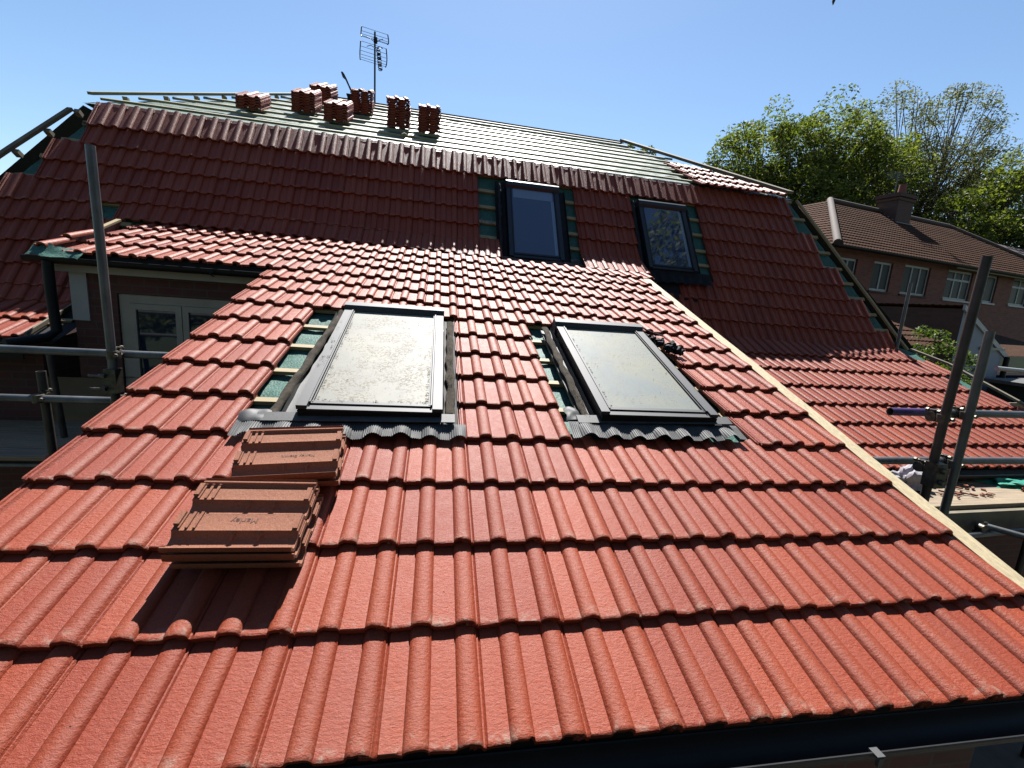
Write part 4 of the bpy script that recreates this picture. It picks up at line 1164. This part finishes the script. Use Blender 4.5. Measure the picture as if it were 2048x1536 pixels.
M_RIDGE = simple('brown_ridge_tile', (.13, .08, .055), .85, 0, .35, 9, .5, .004)
M_NTILE2 = tile_mat('grey_brown_tile', (.20, .15, .14), (.28, .22, .21), eff=(.3, .25, .2), rough=.75)
NH = empty('neighbour_house', (18.43, 12.923, -3.0), 'neighbouring brick house with brown tiled hipped roof, brick chimney and white framed windows', 'house', rot=(0, 0, R(12)), local=True)
ZF = 6.394 + .08
Pn = lambda x, y, z: Vector((x, y, z))
wins = [(-4.45, -3.62, 5.46, 6.36, 2), (-2.78, -1.78, 5.44, 6.40, 2), (-1.12, .37, 5.44, 6.44, 3), (1.45, 3.07, 5.44, 6.5, 3), (4.05, 4.83, 5.48, 6.52, 1), (5.97, 7.3, 5.5, 6.56, 2)]
wl = [(-3.2, -1.6, 2.4, 3.6, 2), (5.0, 6.4, 2.4, 3.6, 2)]
mb = MB(); wall_holes(mb, -5.0, 11.0, 0, 6.62, [wn[:4] for wn in wins + wl], Pn)
mb.quad((-5, 9, 0), (-5, 0, 0), (-5, 0, 6.62), (-5, 9, 6.62)); mb.quad((11, 0, 0), (11, 9, 0), (11, 9, 6.62), (11, 0, 6.62)); mb.quad((11, 9, 0), (-5, 9, 0), (-5, 9, 6.62), (11, 9, 6.62))
mb.build('wall', M_BRICKN, NH)
for wn in wins + wl:
    f = casement(NH, wn[0], wn[1], wn[2], wn[3], .06, wn[4], M_WHITE, fw=.04, sash=.032, pane_m=M_GLASSN, name='window', transom=.68 if wn[0] in (1.45, 5.97) else None)
    m2 = MB(); m2.box((wn[0] - .06, -.05, wn[2] - .06), (wn[1] - wn[0] + .12, 0, 0), (0, .14, 0), (0, 0, .055)); m2.build('sill', M_BRICKD if wn[0] < .5 else M_WHITE, f)
npit = R(35); L = 4.1
PNR = lambda x, v, n: Vector((x, -.35 + v * cos(npit) - n * sin(npit), 6.62 + v * sin(npit) + n * cos(npit)))
corr_roof(PNR, 0, 0, L, M_NTILE, 'roof', NH, rows=19, clipL=lambda v: -5.3 + v * .97, clipR=lambda v: 11.3 - v * 1.12)
PNL = lambda x, v, n: Vector((-5.3 + v * .97 - n * sin(npit), -.35 + x, 6.62 + v * sin(npit) + n * cos(npit)))
corr_roof(PNL, 0, 0, L, M_NTILE, 'hip_roof', NH, rows=19, clipL=lambda v: v * cos(npit), clipR=lambda v: 9.6 - v * 1.3)
mb = MB(); rz_ = 6.62 + L * sin(npit)
mb.quad((-5.3, 9.3, 6.62), (11.3, 9.3, 6.62), (6.7, 3.05, rz_), (-1.3, 3.05, rz_)); mb.quad((11.3, -.35, 6.6), (11.3, 9.3, 6.6), (6.7, 3.05, rz_), (6.7, 3.0, rz_ - .02)); mb.build('rear_slope', M_NTILE, NH)
mb = MB(); mb.tube([PNR(-5.3, 0, .06), PNR(-5.3 + L * .97, L, .06)], .11, 10); mb.tube([PNR(-1.3, L, .05), PNR(6.7, L, .05)], .09, 10); mb.tube([PNR(11.3, 0, .05), PNR(6.7, L, .05)], .09, 10)
mb.build('ridge_tiles', M_RIDGE, NH, smooth=40)
mb = MB(); gutter(mb, (-5.4, -.42, 6.60), (11.4, -.42, 6.60), .07); mb.build('gutter', M_BLACK, NH, smooth=40)
mb = MB(); mb.box((1.2, -.34, 6.5), (10, 0, 0), (0, .04, 0), (0, 0, .12)); mb.build('fascia', M_CREAM, NH)
CH = MB(); CH.box((1.78, 2.34, 7.6), (.98, 0, 0), (0, .8, 0), (0, 0, 2.06)); CH.box((1.73, 2.30, 9.36), (1.08, 0, 0), (0, .88, 0), (0, 0, .09)); CH.box((1.69, 2.26, 9.49), (1.16, 0, 0), (0, .96, 0), (0, 0, .12))
ch = CH.build('chimney', M_BRICKD, NH)
m2 = MB(); m2.tube([(2.45, 2.7, 9.7), (2.45, 2.7, 10.1)], [.15, .12], 14); m2.build('chimney_pot', M_POT, ch, smooth=40)
m2 = MB()
for k in range(5): m2.box((1.71, 2.22 + .17 * k, 8.30 + .12 * k), (.05, 0, 0), (0, .2, 0), (0, 0, .2))
m2.box((1.7, 2.25, 8.28), (1.15, 0, 0), (0, .05, 0), (0, 0, .22)); m2.build('lead_flashing', M_CHIM, ch)
m2 = MB(); m2.tube([(2.0, 2.7, 9.7), (2.0, 2.7, 10.5)], .018, 6)
for (dz, l_) in ((.75, 1.3), (.6, .9)):
    m2.tube([(1.4, 2.7, 9.65 + dz), (1.4 + l_, 2.7, 9.75 + dz)], .010, 5)
    for k in range(6): m2.tube([(1.5 + k * .17, 2.5, 9.67 + dz), (1.5 + k * .17, 2.9, 9.67 + dz)], .006, 4)
m2.build('rooftop_aerial', M_TUBE, ch)
# second house behind to the right
NH2 = empty('neighbour_house', (32, 18, -3.0), 'grey brown tiled roof of a second house partly hidden at the right photo edge', 'house', rot=(0, 0, R(12)), local=True)
mb = MB(); mb.box((-3.5, 0, 0), (16, 0, 0), (0, 9, 0), (0, 0, 6.6)); mb.build('wall', M_BRICKN, NH2)
PN2 = lambda x, v, n: Vector((x, -.4 + v * cos(npit) - n * sin(npit), 6.6 + v * sin(npit) + n * cos(npit)))
corr_roof(PN2, 0, 0, 5.6, M_NTILE2, 'roof', NH2, rows=14, clipL=lambda v: -3.8 + v * cos(npit) * .4, clipR=lambda v: 12.8)
mb = MB(); mb.quad((-3.8, 9.4, 6.6), (12.8, 9.4, 6.6), (12.8, 4.2, 9.8), (-2.0, 4.2, 9.8)); mb.quad((-3.8, -.4, 6.6), (-2.0, 4.2, 9.8), (-2.0, 4.25, 9.8), (-3.8, 9.4, 6.6)); mb.build('rear_slope', M_NTILE2, NH2)

# ---------------------------------------------------------------- outbuildings between the houses
OB = empty('outbuilding', (14.2, 8.3, -3.0), 'white rendered single storey outbuilding with a sloping white barge board and slate lean-to', 'outbuilding', rot=(0, 0, R(12)), local=True)
mb = MB(); i = [mb.vert(p) for p in ((.05, 0, 0), (2.3, 0, 0), (2.3, 0, 3.80), (.05, 0, 4.85))]; mb.face(*i)
m9 = MB(); m9.quad((.05, 4.0, 0), (.05, 0.01, 0), (.05, 0.01, 4.83), (.05, 4.0, 4.83)); m9.build('side_wall', M_BRICKD, OB); mb.quad((2.3, 0, 0), (2.3, 4.0, 0), (2.3, 4, 3.80), (2.3, 0, 3.80)); mb.build('wall', M_RENDER, OB)
mb = MB(); mb.box((-.03, -.05, 4.80), Vector((2.5, 0, -1.17)), Vector((0, .05, 0)), Vector((0, 0, .13))); mb.build('barge_board', M_WHITE, OB)
mb = MB(); mb.box((1.1, -.06, 3.86), (1.15, 0, 0), (0, .05, 0), (0, 0, .06)); mb.build('coping', M_CREAM, OB)
corr_roof(lambda x, v, n: Vector((2.5 - v * .905, x, 3.72 + v * .425 + n)), -.02, 4.2, 2.75, M_NTILE, 'lean_to_roof', OB, rows=9)
mb = MB(); mb.box((2.45, .1, 1.6), (3.5, 0, 0), (0, .08, 0), (0, 0, 2.1)); mb.build('glazed_door', M_GLASS, OB)
mb = MB(); mb.box((.3, 2.2, 3.6), (8, 0, 0), (0, 1.8, 0), (0, 0, .1)); mb.box((2.3, .3, 3.62), (6, 0, .0), (0, 3.6, .9), (0, 0, .08)); mb.build('slate_roof', M_NTILE, OB)
mb = MB(); mb.tube([(2.40, -.08, .5), (2.40, -.08, 3.7)], .06, 10); mb.build('downpipe', M_BLACK, OB, smooth=40)
SH = empty('brick_shed', (12.9, 7.9, -3.0), 'small dark brick shed with a brown tiled roof in front of the white outbuilding', 'shed', rot=(0, 0, R(12)), local=True)
mb = MB(); mb.box((-.9, 0, 0), (1.35, 0, 0), (0, 1.6, 0), (0, 0, 3.85)); mb.build('wall', M_BRICKD, SH)
mb = MB(); mb.box((-.55, -.03, 0), (.18, 0, 0), (0, .03, 0), (0, 0, 3.70)); mb.build('door_post', M_WHITE, SH)
corr_roof(lambda x, v, n: Vector((x, -.25 + v * .94, 3.86 + v * .34 + n)), -1.5, .75, 1.9, M_NTILE, 'roof', SH, rows=6)
GR = empty('garage', (16.2, 6.6, -3.0), 'low flat roofed garage with grey felt roof at the right photo edge', 'garage', rot=(0, 0, R(12)), local=True)
mb = MB(); mb.box((-.8, 0, 0), (5.5, 0, 0), (0, 1.6, 0), (0, 0, 3.1)); mb.build('wall', M_DARKIN, GR)
mb = MB(); mb.box((-.9, -.1, 3.1), (5.7, 0, 0), (0, 1.8, 0), (0, 0, .08)); mb.build('roof', M_GREY, GR)
# dark fence and timber pile in the next garden
FN = MB()
for k in range(26): FN.box((11.2 + .34 * k, 5.3 + .06 * k, -3.0), (.32, .05, 0), (0, .03, 0), (0, 0, 3.05 + rnd(-.02, .02)))
fn = FN.build('garden_fence', M_OLDWOOD); tag(fn, 'dark close boarded fence behind the right hand roof edge', 'fence')
mb = MB()
for k in range(7): mb.box((12.0 + rnd(-.1, .1), 4.35 + .08 * k, .02 + .05 * (k % 3)), (1.6, rnd(-.2, .2), rnd(-.1, .1)), (0, .07, 0), (0, 0, .04))
for k in range(4): mb.box((12.2 + .4 * k, 4.30, .05), (.12, .02, 0), (0, .6, 0), (0, 0, .14))
mb.box((11.9, 4.3, -3.0), (1.8, 0, 0), (0, .6, 0), (0, 0, 3.0))
tag(mb.build('timber_pile', M_BATTEN), 'pile of pale timber offcuts beyond the right tile eave', 'timber pile')

# ================================================================== TREES
def leaf_cloud(mb, c, r, n, size, flat=.8, tone=.5, wind=Vector((0, 0, 0))):
    for _ in range(n):
        while True:
            q = Vector((rnd(-1, 1), rnd(-1, 1), rnd(-1, 1)))
            if q.length < 1: break
        q = q.normalized() * (q.length ** .5)
        p = c + Vector((q.x * r, q.y * r, q.z * r * flat))
        s = size * rnd(.6, 1.3)
        a = Vector((rnd(-1, 1), rnd(-1, 1), rnd(-.6, .6))).normalized() + wind; a.normalize(); b = a.orthogonal().normalized()
        b = (b * cos(6.28 * random.random()) + a.cross(b) * sin(6.28 * random.random())).normalized()
        t = min(1, max(0, tone + rnd(-.3, .3)))
        i = [mb.vert(p - a * s, (t, t, t)), mb.vert(p + b * s * .45, (t, t, t)), mb.vert(p + a * s, (t, t, t)), mb.vert(p - b * s * .45, (t, t, t))]
        mb.face(*i)
def tree(base, blobs, label, leafm, name='tree', nclump=130, leaves=90, lsize=.16, clump_r=.9, trunk_r=.35, seed=1, group=None, wind=Vector((0, 0, 0)), limb_n=60, cat='tree', lean=Vector((0, 0, 0)), twig=.03):
    random.seed(seed)
    root = empty(name, base, label, cat, group)
    base = Vector(base)
    lm = MB(); cm = MB(); clumps = []
    for k in range(nclump):
        c, rx, rz = random.choices(blobs, weights=[b[1] ** 2 * b[2] for b in blobs])[0]
        while True:
            q = Vector((rnd(-1, 1), rnd(-1, 1), rnd(-1, 1)))
            if .25 < q.length < 1: break
        q = q.normalized() * q.length ** .45
        p = base + Vector(c) + Vector((q.x * rx, q.y * rx, q.z * rz)); clumps.append(p)
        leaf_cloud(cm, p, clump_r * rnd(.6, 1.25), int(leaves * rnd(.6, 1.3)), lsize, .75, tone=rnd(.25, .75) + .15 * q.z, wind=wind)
    hub = base + Vector((0, 0, min(b[0][2] - b[2] for b in blobs) * .75)) + lean * .4
    lm.tube([base, base.lerp(hub, .5) + Vector((rnd(-.2, .2), rnd(-.2, .2), 0)), hub], [trunk_r, trunk_r * .8, trunk_r * .65], 9)
    tops = []
    for (c, rx, rz) in blobs:
        t = base + Vector(c) + Vector((0, 0, rz * .3)); mid = hub.lerp(t, .5) + Vector((rnd(-.6, .6), rnd(-.6, .6), 0))
        lm.tube([hub, mid, t], [trunk_r * .5, trunk_r * .3, trunk_r * .1], 7); tops.append((hub, mid, t))
    for p in random.sample(clumps, min(limb_n, len(clumps))):
        h, m_, t = min(tops, key=lambda q: (q[2] - p).length); s = random.random() * .8 + .1
        a = h.lerp(m_, s * 2) if s < .5 else m_.lerp(t, s * 2 - 1)
        if a.z > p.z - .3: a = h.lerp(m_, .6)
        mid = a.lerp(p, .5) + Vector((rnd(-.4, .4), rnd(-.4, .4), rnd(-.2, .5)))
        lm.tube([a, mid, p + (p - mid) * .12], [trunk_r * .16, trunk_r * .10, twig], 5)
    lm.build('trunk', M_BARK, root, smooth=50); cm.build('crown', leafm, root, attr=True)
    return root
WD = Vector((.25, 0, .1))
GT = 'trees behind the neighbouring house'
def at_w(base, pts): return [((x - base[0], y - base[1], z - base[2]), r1, r2) for (x, y, z, r1, r2) in pts]
B_ = (28.0, 31.5, -3)
tree(B_, at_w(B_, [(23.5, 32.3, 12.0, 2.7, 3.0), (26.6, 32.1, 13.4, 3.0, 3.5), (29.9, 31.4, 13.9, 3.2, 3.6), (22.3, 32.4, 9.6, 2.4, 2.6), (27.5, 31.6, 9.8, 4.2, 3.2), (32.6, 30.8, 11.0, 3.2, 4.2), (34.6, 31.2, 12.0, 2.6, 3.6), (24.6, 32.2, 9.6, 3.0, 2.8), (28.3, 31.8, 12.2, 3.0, 3.4)]), 'broad leafy green tree behind the chimney, leftmost of the full trees', M_LEAF, nclump=600, leaves=120, lsize=.13, clump_r=.95, seed=4, limb_n=170, group=GT)
B_ = (41.5, 33.8, -3)
tree(B_, at_w(B_, [(38.6, 34.7, 16.2, 3.0, 4.8), (43.3, 34.0, 16.4, 3.2, 4.8), (46.6, 33.1, 14.6, 2.6, 4.4), (41.8, 33.5, 12.4, 5.0, 4.2), (37.6, 34.1, 11.5, 3.4, 4.6), (46., 33, 10.5, 3.5, 4.)]), 'tall feathery windswept tree with sparse pale young leaves and bare twigs', M_LEAF2, nclump=760, leaves=62, lsize=.105, clump_r=.85, seed=11, limb_n=480, group=GT, wind=WD, trunk_r=.30, twig=.022)
B_ = (41.0, 27.0, -3)
tree(B_, at_w(B_, [(41.4, 27.0, 10.6, 2.8, 3.0), (38.2, 27.1, 8.6, 2.2, 2.6), (43.6, 26.4, 10.0, 3.2, 3.4), (40.5, 27, 6.5, 4., 3.)]), 'dense dark green tree at the right photo edge', M_LEAF, nclump=260, leaves=120, lsize=.13, clump_r=.95, seed=21, limb_n=90, group=GT)
B_ = (34.0, 35.0, -3)
tree(B_, at_w(B_, [(30.0, 35.5, 8.0, 5.0, 3.8), (36.0, 35.0, 8.5, 5.0, 4.2), (25.5, 35.5, 7.4, 4.0, 3.4)]), 'lower green tree filling the gap behind the brown tiled roof ridge', M_LEAF, nclump=260, leaves=100, lsize=.14, clump_r=1.1, seed=31, limb_n=80, group=GT)
B_ = (18.2, 39.9, -3)
tree(B_, at_w(B_, [(17.5, 39.9, 14.9, .35, .95), (19.2, 39.6, 14.4, .8, .9)]), 'treetop with small leaf sprigs peeking over the battened ridge', M_LEAF, nclump=26, leaves=20, lsize=.15, clump_r=.38, seed=41, limb_n=20)
tree((10.7, 6.3, -3), [((.05, 0, 3.85), .42, .42), ((.5, -.1, 3.6), .42, .38), ((.2, .2, 3.2), .7, .5), ((.8, .1, 3.15), .5, .45)], 'bright green shrub behind the right hip beside the lone pole', M_LEAF3, name='shrub', nclump=150, leaves=60, lsize=.036, clump_r=.14, trunk_r=.05, seed=51, limb_n=50, cat='shrub', twig=.006)
tree((13.9, 4.1, -3), [((0, 0, 2.7), .8, .45), ((1.1, 0, 2.6), .8, .45)], 'low yellow green bush beyond the right tile eave', M_LEAF3, name='shrub', nclump=60, leaves=40, lsize=.05, clump_r=.22, trunk_r=.05, seed=61, limb_n=20, cat='shrub', twig=.006)
# trees behind the viewer: two mirrored in glass, two added to block low sky
GB = 'garden trees behind the viewer'
tree((11.6, 1.0, -3), [((-1.6, 1.8, 11.6), 1.9, 1.9), ((.4, 1.4, 10.4), 2.2, 2.2)], 'tall garden tree behind the viewer, mirrored in the right steep roof window', M_LEAF, nclump=210, leaves=90, lsize=.12, clump_r=.75, seed=71, limb_n=30, group=GB)
tree((-5.5, -8.5, -3), [((0, 0, 5.6), 3.2, 3.6), ((-3.5, 1, 5.0), 3.0, 3.2)], 'bushy garden tree behind the viewer, mirrored in the bay window glass', M_LEAF, nclump=150, leaves=70, lsize=.16, clump_r=.9, seed=81, limb_n=30, group=GB)
tree((2.5, -10.5, -3), [((0, 0, 6.6), 3.6, 4.0), ((3.5, 0, 6.0), 3.2, 3.6)], 'unseen tree added straight behind the viewer to block low sky light', M_LEAF, nclump=170, leaves=70, lsize=.17, clump_r=1.0, seed=82, limb_n=30, group=GB)
tree((10.5, -8.5, -3), [((0, 0, 6.4), 3.4, 4.0), ((3.5, 0, 6.0), 3.2, 3.6)], 'unseen tree added behind the viewer towards the right to block low sky light', M_LEAF, nclump=170, leaves=70, lsize=.17, clump_r=1.0, seed=83, limb_n=30, group=GB)
random.seed(99)
# a bird high at the top edge of the photo
mb = MB(); c = Vector((21.572, 23.36, 18.169))
mb.tube([c + Vector((0, 0, -.28)), c + Vector((0, 0, -.1)), c + Vector((.02, 0, .12)), c + Vector((.03, 0, .22))], [.02, .075, .08, .03], 8)
mb.box(c + Vector((0, -.01, .02)), (.34, 0, .16), (0, .02, 0), (.03, 0, .12)); mb.box(c + Vector((0, -.01, .02)), (-.30, 0, .22), (0, .02, 0), (.03, 0, .12))
tag(mb.build('bird', M_BIRD, None, smooth=40), 'small dark bird in flight cut by the top edge of the sky', 'bird')
for o in bpy.data.objects:
    if o.get('_local') is not None: del o['_local']
